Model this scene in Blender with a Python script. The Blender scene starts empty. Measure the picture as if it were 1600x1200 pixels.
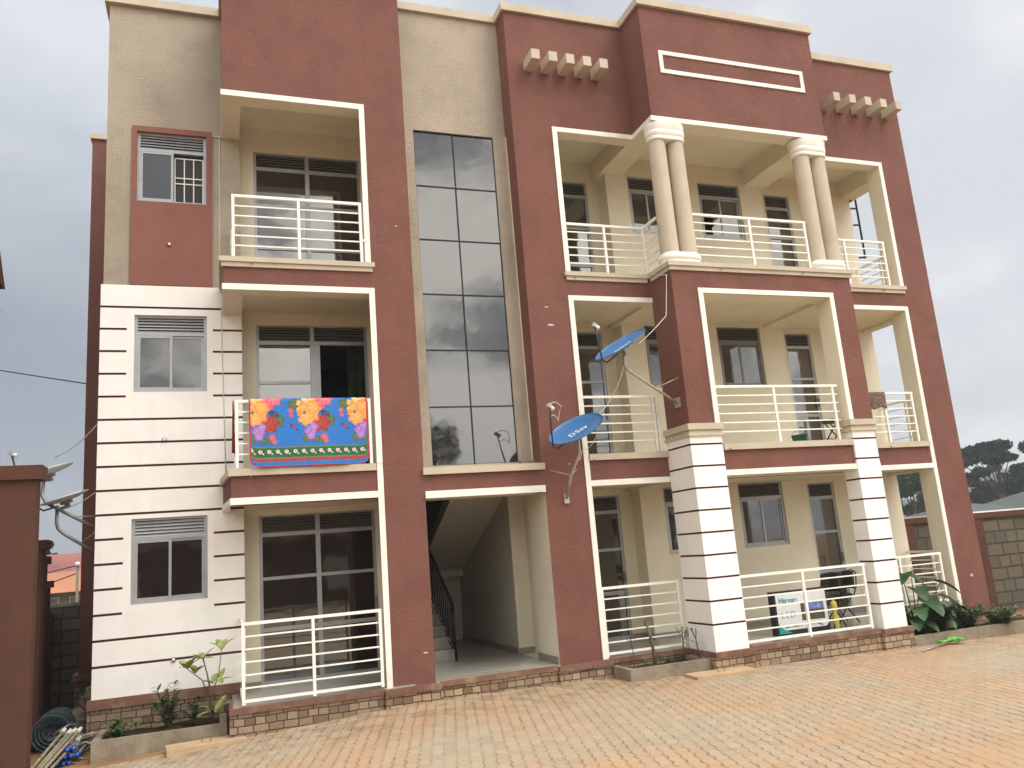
import bpy, math, random
from mathutils import Vector, Matrix, noise
random.seed(7)
R = math.radians
S = bpy.context.scene
COL = S.collection

# ------------------------------------------------------------------ camera
cam = bpy.data.cameras.new("camera"); camo = bpy.data.objects.new("camera", cam); COL.objects.link(camo)
right = Vector((0.9411, -0.3300, -0.0786)); up = Vector((0.0065, -0.2143, 0.9767)); fwd = up.cross(right).normalized()
right = fwd.cross(up).normalized(); up = right.cross(fwd).normalized()
M = Matrix((right, up, -fwd)).transposed().to_4x4(); M.translation = (-2.850, -11.823, 1.766)
camo.matrix_world = M
cam.sensor_width = 36; cam.lens = 1263.85 / 1600 * 36; cam.clip_end = 3000; cam.clip_start = .05
S.camera = camo
S.view_settings.view_transform = 'Standard'; S.view_settings.look = 'None'
S.view_settings.exposure = 1.58; S.view_settings.gamma = 1

# ------------------------------------------------------------------ node helper
class NT:
    def __init__(s, tree): s.t = tree; s.n = tree.nodes; s.l = tree.links
    def node(s, typ, **kw):
        n = s.n.new(typ)
        for k, v in kw.items():
            if k in n.inputs.keys(): s.inp(n, k, v)
            else: setattr(n, k, v)
        return n
    def inp(s, n, k, v):
        if isinstance(v, bpy.types.NodeSocket): s.l.new(v, n.inputs[k])
        else: n.inputs[k].default_value = v
    def math(s, op, a, b=None, clamp=False):
        n = s.n.new('ShaderNodeMath'); n.operation = op; n.use_clamp = clamp
        s.inp(n, 0, a)
        if b is not None: s.inp(n, 1, b)
        return n.outputs[0]
    def noise(s, vec, scale, detail=3, rough=.55):
        n = s.n.new('ShaderNodeTexNoise'); n.inputs['Scale'].default_value = scale
        n.inputs['Detail'].default_value = detail; n.inputs['Roughness'].default_value = rough
        if vec is not None: s.l.new(vec, n.inputs['Vector'])
        return n.outputs['Fac']
    def ramp(s, f, stops):
        n = s.n.new('ShaderNodeValToRGB'); e = n.color_ramp.elements
        while len(e) < len(stops): e.new(.5)
        for i, (p, c) in enumerate(stops):
            e[i].position = p; e[i].color = tuple(c) + (1,) if len(c) == 3 else c
        s.l.new(f, n.inputs[0]); return n.outputs[0]
    def mix(s, f, a, b, typ='MIX'):
        n = s.n.new('ShaderNodeMix'); n.data_type = 'RGBA'; n.blend_type = typ
        for k, v in ((0, f), (6, a), (7, b)):
            if isinstance(v, bpy.types.NodeSocket): s.l.new(v, n.inputs[k])
            elif k == 0: n.inputs[0].default_value = v
            else: n.inputs[k].default_value = (tuple(v) + (1,)) if len(v) == 3 else v
        return n.outputs[2]

# ------------------------------------------------------------------ world: overcast daylight sky with cloud banks
SUN_EL, SUN_AZ = 52, 140            # azimuth clockwise from +Y: light comes from the front right
W = bpy.data.worlds.new("World"); S.world = W; W.use_nodes = True
wt = NT(W.node_tree); wt.n.clear()
out = wt.node('ShaderNodeOutputWorld'); bg = wt.node('ShaderNodeBackground'); bg.inputs['Strength'].default_value = 0.1
sky = wt.node('ShaderNodeTexSky'); sky.sky_type = 'NISHITA'; sky.sun_disc = False
sky.sun_elevation = R(SUN_EL); sky.sun_rotation = R(SUN_AZ); sky.dust_density = 3
tc = wt.node('ShaderNodeTexCoord'); d = tc.outputs['Generated']
mp = wt.node('ShaderNodeMapping'); mp.inputs['Scale'].default_value = (1, 1, 2.0); wt.l.new(d, mp.inputs['Vector'])
n1 = wt.noise(mp.outputs[0], 2.6, 8, .55); n2 = wt.noise(mp.outputs[0], 1.1, 3, .5)
def toward(az, el):
    v = wt.node('ShaderNodeVectorMath'); v.operation = 'DOT_PRODUCT'; wt.l.new(d, v.inputs[0])
    v.inputs[1].default_value = (math.sin(R(az)) * math.cos(R(el)), math.cos(R(az)) * math.cos(R(el)), math.sin(R(el)))
    return v.outputs['Value']
def mr(v, a, b):
    m = wt.node('ShaderNodeMapRange'); m.interpolation_type = 'SMOOTHSTEP'
    m.inputs['From Min'].default_value = a; m.inputs['From Max'].default_value = b; wt.l.new(v, m.inputs['Value']); return m.outputs[0]
cl = wt.ramp(n1, [(.38, (1.5, 1.62, 1.85)), (.47, (2.0, 2.1, 2.26)), (.53, (2.6, 2.63, 2.68)), (.60, (3.2, 3.15, 3.1))])
# darker rain cloud low on the left, thinning upwards
storm = wt.math('MULTIPLY', mr(toward(-14, -6), .76, .99), wt.math('ADD', wt.math('MULTIPLY', n2, .6), .62), True)
pale = mr(toward(-6, 42), .88, 1.0); cl = wt.mix(wt.math('MULTIPLY', pale, .7), cl, (2.75, 2.85, 3.0))
c2 = wt.mix(storm, cl, (.80, .92, 1.12))
bright = mr(toward(52, 26), .86, 1.0)
c3 = wt.mix(wt.math('MULTIPLY', bright, .6), c2, (2.9, 2.9, 2.95))
behind = mr(toward(180, 22), .05, .7)
c4 = wt.mix(wt.math('MULTIPLY', behind, .9), c3, wt.ramp(n1, [(.42, (2.4, 2.5, 2.6)), (.485, (4.2, 4.2, 4.1)), (.51, (8.6, 8.3, 7.6)), (.58, (12.5, 12.0, 10.8))]))
c4 = wt.mix(mr(toward(0, 90), .62, .98), c4, (8.0, 8.0, 8.1))
c5 = wt.mix(.06, c4, sky.outputs[0])
wt.l.new(c5, bg.inputs['Color']); wt.l.new(bg.outputs[0], out.inputs['Surface'])

sl = bpy.data.lights.new("sun", 'SUN'); sl.energy = 0.8; sl.angle = R(38); sl.color = (1, .97, .94)
so = bpy.data.objects.new("sun", sl); COL.objects.link(so)
dv = Vector((math.sin(R(SUN_AZ)) * math.cos(R(SUN_EL)), math.cos(R(SUN_AZ)) * math.cos(R(SUN_EL)), math.sin(R(SUN_EL))))
so.rotation_euler = dv.to_track_quat('Z', 'Y').to_euler()

# ------------------------------------------------------------------ materials
MATS = {}
def mat(name, col, rough=.8, bump=None, var=.08, spec=.3, vscale=3, metal=0, stain=None, dist=.01, streak=0, grain=0):
    """bump = list of (scale, strength); var = colour variation; stain=(colour, amount, scale)"""
    m = bpy.data.materials.new(name); m.use_nodes = True; t = NT(m.node_tree)
    b = t.n['Principled BSDF']; tc = t.node('ShaderNodeTexCoord'); o = tc.outputs['Object']
    geo = t.node('ShaderNodeNewGeometry')
    P = geo.outputs['Position']
    f = t.noise(P, vscale, 5, .6)
    dk = tuple(c * (1 - var * 2.2) for c in col); lt = tuple(min(1, c * (1 + var * 1.6)) for c in col)
    c = t.ramp(f, [(.3, dk), (.5, col), (.72, lt)])
    if stain:
        sc, am, ss = stain
        f2 = t.noise(P, ss, 6, .65); f2 = t.ramp(f2, [(.5, (0, 0, 0)), (.68, (1, 1, 1))])
        c = t.mix(t.math('MULTIPLY', f2, am), c, sc)
    if streak:
        mp = t.node('ShaderNodeMapping'); mp.inputs['Scale'].default_value = (7, 7, .45); t.l.new(P, mp.inputs['Vector'])
        f3 = t.ramp(t.noise(mp.outputs[0], 1.0, 5, .6), [(.52, (0, 0, 0)), (.75, (1, 1, 1))])
        c = t.mix(t.math('MULTIPLY', f3, streak), c, tuple(x * .55 for x in col))
    if grain: c = t.mix(t.ramp(t.noise(P, 42, 3, .7), [(.35, (grain * 2,) * 3), (.62, (0, 0, 0))]), c, tuple(x * .45 for x in col))
    t.l.new(c, b.inputs['Base Color'])
    b.inputs['Roughness'].default_value = rough; b.inputs['Specular IOR Level'].default_value = spec; b.inputs['Metallic'].default_value = metal
    if bump:
        h = None
        for sc, st in bump:
            x = t.math('MULTIPLY', t.noise(P, sc, 4, .65), st)
            h = x if h is None else t.math('ADD', h, x)
        bn = t.node('ShaderNodeBump'); bn.inputs['Distance'].default_value = dist; bn.inputs['Strength'].default_value = 1
        t.l.new(h, bn.inputs['Height']); t.l.new(bn.outputs[0], b.inputs['Normal'])
    MATS[name] = m; return m
STUC = [(34, 1.0), (75, .9), (5, .6)]
mat('red', (.250, .110, .084), .85, STUC, .07, .2, 1.1, stain=((.195, .084, .068), .5, 1.6), dist=.028, streak=.16, grain=.11)
mat('redsmooth', (.24, .10, .076), .75, [(60, .5)], .05, .25, 1.5, dist=.004)
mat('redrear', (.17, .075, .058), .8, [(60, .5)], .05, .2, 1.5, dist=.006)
mat('beige', (.49, .415, .32), .85, STUC, .06, .2, 1.0, stain=((.33, .28, .22), .5, 1.3), dist=.024, streak=.12, grain=.07)
mat('beigesmooth', (.50, .425, .32), .7, [(50, .5)], .05, .3, 2, dist=.004, streak=.15)
mat('cream', (.70, .64, .50), .6, [(45, .5), (4, .6)], .03, .3, 1.5, dist=.004)
mat('white', (.86, .835, .79), .55, [(40, .5), (3, .8)], .02, .35, 1.5, stain=((.78, .73, .66), .4, 1.2), dist=.005, streak=.12)
mat('trim', (.80, .77, .69), .55, [(40, .4)], .03, .35, 3, stain=((.6, .54, .45), .4, 4), dist=.003)
mat('groove', (.11, .030, .022), .8)
mat('brown', (.17, .085, .06), .75, [(30, .6)], .12, .3, 4, stain=((.33, .23, .15), .7, 3), dist=.006)
mat('tile', (.36, .34, .28), .22, None, .04, .5, 5, stain=((.30, .2, .12), .3, 3))
mat('skirting', (.25, .235, .20), .3, None, .04, .5, 5)
mat('rail', (.82, .80, .72), .4, None, .03, .4, 9)
mat('alu', (.36, .37, .38), .38, None, .05, .5, 9, metal=.35)
mat('aludark', (.20, .19, .185), .45, None, .05, .5, 9, metal=.3)
mat('louvre', (.42, .43, .44), .45, None, .05, .5, 9)
mat('louvredark', (.17, .155, .15), .45, None, .05, .5, 9)
mat('joint', (.02, .02, .02), .7)
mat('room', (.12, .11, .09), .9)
mat('hallwall', (.55, .51, .42), .7, [(40, .5)], .03, .3, 2, dist=.003)
mat('concrete', (.26, .215, .155), .9, [(25, 1), (90, .5)], .14, .2, 4, stain=((.17, .13, .09), .7, 3), dist=.012)
mat('slab', (.44, .31, .19), .9, [(25, 1)], .08, .2, 4, dist=.006)
mat('soil', (.06, .038, .025), .95, [(20, 1), (60, .6)], .25, .1, 6, dist=.04)
mat('galv', (.26, .25, .24), .4, None, .1, .5, 12, metal=.5)
mat('galvlight', (.42, .38, .32), .45, None, .1, .5, 12, metal=.3)
mat('dishblue', (.045, .16, .36), .35, None, .06, .5, 6, stain=((.12, .22, .34), .5, 6))
mat('dishdark', (.02, .035, .075), .4)
mat('dishwhite', (.72, .73, .72), .35, None, .03, .5, 6)
mat('ink', (.85, .87, .88), .4)
mat('inkdark', (.05, .05, .06), .5)
mat('teal', (.02, .33, .32), .4)
mat('black', (.015, .015, .017), .5, None, .1, .4, 9)
mat('blackmetal', (.012, .012, .012), .35)
mat('cardwhite', (.70, .70, .72), .35, None, .03, .4, 6)
mat('redcloth', (.22, .012, .02), .9, [(30, 1)], .15, .1, 20, dist=.01)
mat('browncloth', (.18, .12, .095), .9, [(25, 1)], .35, .1, 22, dist=.02)
mat('greencurtain', (.022, .036, .012), .9, [(30, 1)], .15, .1, 8, dist=.01)
mat('bucket', (.01, .10, .05), .4); mat('yellow', (.62, .55, .10), .4)
mat('mopgreen', (.15, .42, .07), .7, [(60, 1)], .2, .2, 30, dist=.01)
mat('leafdark', (.022, .062, .016), .5, None, .3, .4, 14); mat('leafmid', (.05, .095, .028), .5, None, .3, .4, 14)
mat('leafyellow', (.30, .34, .10), .5, None, .25, .4, 20); mat('stem', (.10, .085, .045), .8, None, .2)
mat('drystem', (.16, .12, .075), .9, [(40, 1)], .25, .1, 20)
mat('farleaf', (.020, .032, .016), .95, None, .4, .0, .8); mat('farleaf2', (.028, .048, .018), .95, None, .4, .0, .8)
mat('bark', (.09, .07, .05), .9, [(10, 1)], .2, .1, 3, dist=.03)
mat('hill', (.055, .075, .055), .95, None, .3, .1, .03)
mat('wallbrown', (.095, .043, .029), .85, [(30, .6), (6, .8)], .08, .2, 1.2, stain=((.07, .034, .024), .5, 2.0), dist=.008)
mat('roofgreen', (.075, .085, .075), .8, None, .08, .3, .7); mat('rooforange', (.36, .15, .08), .7, None, .1, .3, .4); mat('roofpink', (.24, .09, .08), .7, None, .12, .3, .4)
mat('housegreen', (.16, .19, .16), .8, None, .06); mat('housepale', (.5, .46, .4), .8, None, .06); mat('whitepaint', (.75, .75, .72), .6, None, .05)
mat('pole', (.20, .17, .12), .9, None, .15); mat('wire', (.015, .015, .015), .6); mat('wirewhite', (.62, .57, .48), .6)
mat('stick', (.26, .22, .15), .9, None, .2, .2, 20); mat('knob', (.55, .56, .48), .7, [(50, 1)], .2, .2, 30, dist=.01)
mat('bluecap', (.03, .11, .55), .4, None, .15, .4, 30); mat('meshroll', (.06, .085, .10), .6, [(60, 1)], .5, .3, 40, dist=.02)

# reflective tinted glass: strong mirror-like coating over a nearly black body, a little wavy
def glassmat(name, base, ior, wav):
    m = bpy.data.materials.new(name); m.use_nodes = True; t = NT(m.node_tree); b = t.n['Principled BSDF']
    b.inputs['Base Color'].default_value = base + (1,); b.inputs['IOR'].default_value = ior
    geo = t.node('ShaderNodeNewGeometry')
    dirt = t.noise(geo.outputs['Position'], 4, 6, .7)
    b.inputs['Roughness'].default_value = .03
    t.l.new(t.math('MULTIPLY', t.math('POWER', dirt, 3), .35), b.inputs['Roughness'])
    bn = t.node('ShaderNodeBump'); bn.inputs['Distance'].default_value = wav; t.l.new(t.noise(geo.outputs['Position'], 1.7, 2, .4), bn.inputs['Height'])
    t.l.new(bn.outputs[0], b.inputs['Normal']); MATS[name] = m
glassmat('glassstair', (.022, .021, .020), 2.15, .003)
glassmat('glass', (.014, .011, .010), 2.2, .003)
glassmat('glassdoor', (.018, .014, .011), 2.4, .003)

# stone facing of the plinths: small irregular cut stones with dark joints
def stonemat(name, scale, cols, mort, sq=1, ms=.018):
    m = bpy.data.materials.new(name); m.use_nodes = True; t = NT(m.node_tree); b = t.n['Principled BSDF']
    geo = t.node('ShaderNodeNewGeometry'); sp = t.node('ShaderNodeSeparateXYZ'); t.l.new(geo.outputs['Position'], sp.inputs[0])
    cb = t.node('ShaderNodeCombineXYZ'); t.l.new(t.math('ADD', sp.outputs[0], sp.outputs[1]), cb.inputs[0]); t.l.new(sp.outputs[2], cb.inputs[1])
    wob = t.node('ShaderNodeVectorMath'); wob.operation = 'ADD'; t.l.new(cb.outputs[0], wob.inputs[0])
    nn = t.node('ShaderNodeTexNoise'); nn.inputs['Scale'].default_value = 5; t.l.new(cb.outputs[0], nn.inputs['Vector'])
    ms_ = t.node('ShaderNodeVectorMath'); ms_.operation = 'SCALE'; ms_.inputs['Scale'].default_value = .03; t.l.new(nn.outputs['Color'], ms_.inputs[0]); t.l.new(ms_.outputs[0], wob.inputs[1])
    br = t.node('ShaderNodeTexBrick'); t.l.new(wob.outputs[0], br.inputs['Vector'])
    br.inputs['Scale'].default_value = scale; br.inputs['Mortar Size'].default_value = ms; br.inputs['Mortar Smooth'].default_value = .3
    br.inputs['Brick Width'].default_value = .5 * sq; br.inputs['Row Height'].default_value = .25; br.offset = .37; br.squash = .7; br.squash_frequency = 2
    br.inputs['Color1'].default_value = (0, 0, 0, 1); br.inputs['Color2'].default_value = (1, 1, 1, 1); br.inputs['Mortar'].default_value = (.5, .5, .5, 1)
    c = t.ramp(br.outputs['Color'], cols)
    c = t.mix(t.math('MULTIPLY', t.noise(geo.outputs['Position'], 12, 5), .5), c, tuple(x * .5 for x in cols[1][1]), 'MIX')
    c = t.mix(br.outputs['Fac'], c, mort)
    t.l.new(c, b.inputs['Base Color']); b.inputs['Roughness'].default_value = .85
    h = t.math('ADD', t.math('MULTIPLY', br.outputs['Fac'], -1.2), t.math('MULTIPLY', t.noise(geo.outputs['Position'], 25, 4), .7))
    bn = t.node('ShaderNodeBump'); bn.inputs['Distance'].default_value = .02; t.l.new(h, bn.inputs['Height']); t.l.new(bn.outputs[0], b.inputs['Normal'])
    MATS[name] = m
stonemat('stone', 2.6, [(0, (.16, .09, .05)), (.45, (.34, .23, .14)), (1, (.46, .34, .21))], (.045, .028, .02))
stonemat('stonedark', 2.6, [(0, (.14, .09, .06)), (.45, (.27, .185, .115)), (1, (.36, .255, .165))], (.045, .028, .02))
stonemat('blockwork', .95, [(0, (.085, .07, .047)), (.45, (.115, .096, .065)), (1, (.15, .128, .088))], (.05, .04, .028), .9, .022)

# pavers: interlocking blocks laid in zigzag columns, dusted with orange soil
def pavermat():
    m = bpy.data.materials.new('paver'); m.use_nodes = True; t = NT(m.node_tree); b = t.n['Principled BSDF']
    geo = t.node('ShaderNodeNewGeometry'); P = geo.outputs['Position']; sp = t.node('ShaderNodeSeparateXYZ'); t.l.new(P, sp.inputs[0])
    ca, sa = math.cos(R(15)), math.sin(R(15))
    x = t.math('SUBTRACT', t.math('MULTIPLY', sp.outputs[0], ca), t.math('MULTIPLY', sp.outputs[1], sa)); y = t.math('ADD', t.math('MULTIPLY', sp.outputs[0], sa), t.math('MULTIPLY', sp.outputs[1], ca))
    zig = t.math('PINGPONG', y, .095)
    x2 = t.math('ADD', x, t.math('MULTIPLY', t.math('SUBTRACT', zig, .0475), .27))
    cb = t.node('ShaderNodeCombineXYZ'); t.l.new(y, cb.inputs[0]); t.l.new(x2, cb.inputs[1])
    wn = t.node('ShaderNodeTexNoise'); wn.inputs['Scale'].default_value = 2.2; wn.inputs['Detail'].default_value = 3; t.l.new(P, wn.inputs['Vector'])
    sc = t.node('ShaderNodeVectorMath'); sc.operation = 'SCALE'; sc.inputs['Scale'].default_value = .028; t.l.new(wn.outputs['Color'], sc.inputs[0])
    ad = t.node('ShaderNodeVectorMath'); ad.operation = 'ADD'; t.l.new(cb.outputs[0], ad.inputs[0]); t.l.new(sc.outputs[0], ad.inputs[1])
    br = t.node('ShaderNodeTexBrick'); t.l.new(ad.outputs[0], br.inputs['Vector'])
    br.inputs['Scale'].default_value = 1; br.inputs['Brick Width'].default_value = .19; br.inputs['Row Height'].default_value = .130; br.offset = .5
    br.inputs['Mortar Size'].default_value = .0045; br.inputs['Mortar Smooth'].default_value = .4
    br.inputs['Color1'].default_value = (0, 0, 0, 1); br.inputs['Color2'].default_value = (1, 1, 1, 1); br.inputs['Mortar'].default_value = (.5, .5, .5, 1)
    # column joints are the ones that stay open; the cross joints are mostly filled with dust
    s2 = t.node('ShaderNodeSeparateXYZ'); t.l.new(ad.outputs[0], s2.inputs[0])
    row = t.math('PINGPONG', s2.outputs[1], .065); colj = t.ramp(row, [(0, (1, 1, 1)), (.009, (.8, .8, .8)), (.016, (0, 0, 0))])
    side = t.math('MULTIPLY', br.outputs['Fac'], .38)
    c = t.ramp(br.outputs['Color'], [(0, (.35, .28, .19)), (.5, (.385, .31, .215)), (1, (.42, .34, .235))])
    c = t.mix(t.math('MULTIPLY', t.noise(P, 30, 4), .35), c, (.27, .20, .13))
    d1 = t.ramp(t.noise(P, .42, 6, .6), [(.42, (0, 0, 0)), (.58, (1, 1, 1))])
    d2 = t.ramp(t.noise(P, 2.6, 5, .7), [(.35, (.15, .15, .15)), (.7, (1, 1, 1))])
    dust = t.math('MULTIPLY', t.math('MULTIPLY', d1, d2), .85)
    c = t.mix(dust, c, (.44, .245, .115))
    c = t.mix(t.ramp(t.noise(P, .9, 4, .6), [(.55, (0, 0, 0)), (.8, (.4, .4, .4))]), c, (.50, .385, .25))
    gap = t.math('MULTIPLY', t.math('MAXIMUM', side, colj), t.math('SUBTRACT', 1.0, t.math('MULTIPLY', dust, .55)))
    broken = t.ramp(t.noise(P, 9, 4, .7), [(.38, (.12, .12, .12)), (.6, (1, 1, 1))])
    gap = t.math('MULTIPLY', gap, broken)
    gap = t.math('MULTIPLY', gap, t.ramp(t.noise(P, .45, 4, .6), [(.36, (.35, .35, .35)), (.62, (1, 1, 1))]))
    c = t.mix(t.math('MULTIPLY', gap, .66), c, (.16, .095, .05))
    spk = t.ramp(t.noise(P, 16, 2, .5), [(.74, (0, 0, 0)), (.78, (1, 1, 1))]); c = t.mix(t.math('MULTIPLY', spk, .6), c, (.12, .07, .04))
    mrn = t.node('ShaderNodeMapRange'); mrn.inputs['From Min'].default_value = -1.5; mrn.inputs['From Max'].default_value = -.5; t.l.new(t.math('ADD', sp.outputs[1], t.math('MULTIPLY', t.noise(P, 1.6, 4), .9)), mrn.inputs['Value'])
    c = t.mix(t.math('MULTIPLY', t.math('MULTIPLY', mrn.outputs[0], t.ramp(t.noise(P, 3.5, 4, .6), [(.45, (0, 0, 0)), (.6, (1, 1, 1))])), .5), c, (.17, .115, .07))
    t.l.new(c, b.inputs['Base Color']); b.inputs['Roughness'].default_value = .88; b.inputs['Specular IOR Level'].default_value = .25
    h = t.math('ADD', t.math('MULTIPLY', gap, -1.0), t.math('MULTIPLY', t.noise(P, 14, 4), .35))
    bn = t.node('ShaderNodeBump'); bn.inputs['Distance'].default_value = .02; t.l.new(h, bn.inputs['Height']); t.l.new(bn.outputs[0], b.inputs['Normal'])
    MATS['paver'] = m
pavermat()
mat('earth', (.30, .17, .085), .95, [(6, 1), (30, .6)], .15, .1, .8, dist=.03)
def attrmat(name, rough=.75):
    m = bpy.data.materials.new(name); m.use_nodes = True; t = NT(m.node_tree); b = t.n['Principled BSDF']
    a = t.node('ShaderNodeVertexColor'); a.layer_name = 'pattern'; t.l.new(a.outputs['Color'], b.inputs['Base Color']); b.inputs['Roughness'].default_value = rough
    MATS[name] = m
attrmat('printed', .6)

# ------------------------------------------------------------------ mesh helpers
class MB:
    def __init__(s): s.v = []; s.f = []; s.m = []; s.ml = []; s.sm = []
    def mi(s, m):
        if m not in s.ml: s.ml.append(m)
        return s.ml.index(m)
    def add(s, vs, fs, m, smooth=False):
        o = len(s.v); s.v += [tuple(v) for v in vs]; k = s.mi(m)
        for f in fs: s.f.append(tuple(o + i for i in f)); s.m.append(k); s.sm.append(smooth)
        return s
    def box(s, x0, x1, y0, y1, z0, z1, m):
        s.add([(x0, y0, z0), (x1, y0, z0), (x1, y1, z0), (x0, y1, z0), (x0, y0, z1), (x1, y0, z1), (x1, y1, z1), (x0, y1, z1)],
              [(0, 3, 2, 1), (4, 5, 6, 7), (0, 1, 5, 4), (1, 2, 6, 5), (2, 3, 7, 6), (3, 0, 4, 7)], m); return s
    def obox(s, c, ax, sz, m):
        """oriented box: centre, (ux,uy,uz) axes, full sizes"""
        c = Vector(c); vs = []
        for k in (-1, 1):
            for i, j in ((-1, -1), (1, -1), (1, 1), (-1, 1)):
                vs.append(c + ax[0] * (i * sz[0] / 2) + ax[1] * (j * sz[1] / 2) + ax[2] * (k * sz[2] / 2))
        s.add(vs, [(0, 3, 2, 1), (4, 5, 6, 7), (0, 1, 5, 4), (1, 2, 6, 5), (2, 3, 7, 6), (3, 0, 4, 7)], m); return s
    def tube(s, path, r, m, n=8, taper=None, cap=True):
        path = [Vector(p) for p in path]; rings = []
        prev = None
        for i, p in enumerate(path):
            a = path[max(i - 1, 0)]; b = path[min(i + 1, len(path) - 1)]; t = (b - a).normalized()
            if prev is None:
                q = Vector((0, 0, 1)) if abs(t.z) < .9 else Vector((1, 0, 0)); u = t.cross(q).normalized()
            else: u = (prev - t * prev.dot(t)).normalized()
            w = t.cross(u); prev = u
            rr = r if taper is None else r + (taper - r) * i / (len(path) - 1)
            rings.append([p + (u * math.cos(2 * math.pi * k / n) + w * math.sin(2 * math.pi * k / n)) * rr for k in range(n)])
        vs = [v for rg in rings for v in rg]; fs = []
        for i in range(len(path) - 1):
            for k in range(n):
                fs.append((i * n + k, i * n + (k + 1) % n, (i + 1) * n + (k + 1) % n, (i + 1) * n + k))
        if cap: fs.append(tuple(reversed(range(n)))); fs.append(tuple((len(path) - 1) * n + k for k in range(n)))
        s.add(vs, fs, m, n > 4); return s
    def lathe(s, c, prof, m, n=24, stretch=0, ax=None):
        """profile [(r,h)] about a vertical axis at c (optional X stretch gives a stadium plan; ax = axes)"""
        c = Vector(c); ax = ax or (Vector((1, 0, 0)), Vector((0, 1, 0)), Vector((0, 0, 1))); vs = []; fs = []
        for r, h in prof:
            for k in range(n):
                a = 2 * math.pi * (k + .5) / n; cx = math.cos(a); off = stretch / 2 * (1 if cx > 0 else -1)
                vs.append(c + ax[0] * (r * cx + off) + ax[1] * (r * math.sin(a)) + ax[2] * h)
        for i in range(len(prof) - 1):
            for k in range(n): fs.append((i * n + k, i * n + (k + 1) % n, (i + 1) * n + (k + 1) % n, (i + 1) * n + k))
        fs.append(tuple(reversed(range(n)))); fs.append(tuple((len(prof) - 1) * n + k for k in range(n)))
        s.add(vs, fs, m, False); s.lastsmooth = True; return s
    def build(s, name, parent=None, kind=None, label=None, smooth_angle=None, root=True):
        me = bpy.data.meshes.new(name); off = Vector(parent.get('_o', (0, 0, 0))) if parent else Vector((0, 0, 0))
        me.from_pydata([(v[0] - off.x, v[1] - off.y, v[2] - off.z) for v in s.v], [], s.f)
        for k in s.ml: me.materials.append(MATS[k])
        me.polygons.foreach_set('material_index', s.m); me.polygons.foreach_set('use_smooth', [bool(x) for x in s.sm])
        me.update()
        if smooth_angle: me.shade_smooth(); me.set_sharp_from_angle(angle=R(smooth_angle))
        o = bpy.data.objects.new(name, me); COL.objects.link(o)
        if parent: o.parent = parent; o['_o'] = tuple(off)
        if kind: o['kind'] = kind
        if label: o['label'] = label
        return o
def thing(name, label, cat, loc, group=None):
    o = bpy.data.objects.new(name, None); o.empty_display_size = .2; COL.objects.link(o)
    o.location = loc; o['_o'] = tuple(loc); o['label'] = label; o['category'] = cat
    if group: o['group'] = group
    return o
def tag(o, label, cat, group=None):
    o['label'] = label; o['category'] = cat
    if group: o['group'] = group
    return o
def recenter(o):
    """move a single-mesh thing's origin to its base centre"""
    vs = [v.co.copy() for v in o.data.vertices]
    c = Vector(((min(v.x for v in vs) + max(v.x for v in vs)) / 2, (min(v.y for v in vs) + max(v.y for v in vs)) / 2, min(v.z for v in vs)))
    for v in o.data.vertices: v.co -= c
    o.location = c; return o

def csg(ops):
    """ops: ('+'|'-', x0,x1,y0,y1,z0,z1, mat). Returns MB with only exposed faces; carved faces take the carve's material."""
    xs = sorted({o[1] for o in ops} | {o[2] for o in ops}); ys = sorted({o[3] for o in ops} | {o[4] for o in ops}); zs = sorted({o[5] for o in ops} | {o[6] for o in ops})
    ix = {v: i for i, v in enumerate(xs)}; iy = {v: i for i, v in enumerate(ys)}; iz = {v: i for i, v in enumerate(zs)}
    nx, ny, nz = len(xs) - 1, len(ys) - 1, len(zs) - 1
    g = {}
    for o in ops:
        for i in range(ix[o[1]], ix[o[2]]):
            for j in range(iy[o[3]], iy[o[4]]):
                for k in range(iz[o[5]], iz[o[6]]): g[i, j, k] = (o[0] == '+', o[7])
    b = MB(); vid = {}
    def V(i, j, k):
        if (i, j, k) not in vid: vid[i, j, k] = len(b.v); b.v.append((xs[i], ys[j], zs[k]))
        return vid[i, j, k]
    D = [((-1, 0, 0), ((0, 0, 0), (0, 0, 1), (0, 1, 1), (0, 1, 0))), ((1, 0, 0), ((1, 0, 0), (1, 1, 0), (1, 1, 1), (1, 0, 1))),
         ((0, -1, 0), ((0, 0, 0), (1, 0, 0), (1, 0, 1), (0, 0, 1))), ((0, 1, 0), ((0, 1, 0), (0, 1, 1), (1, 1, 1), (1, 1, 0))),
         ((0, 0, -1), ((0, 0, 0), (0, 1, 0), (1, 1, 0), (1, 0, 0))), ((0, 0, 1), ((0, 0, 1), (1, 0, 1), (1, 1, 1), (0, 1, 1)))]
    for (i, j, k), (sol, m) in g.items():
        if not sol: continue
        for d, q in D:
            nb = g.get((i + d[0], j + d[1], k + d[2]))
            if nb and nb[0]: continue
            mm = nb[1] if nb and nb[1] else m
            b.f.append(tuple(V(i + a, j + c, k + e) for a, c, e in q)); b.m.append(b.mi(mm)); b.sm.append(False)
    return b

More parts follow.
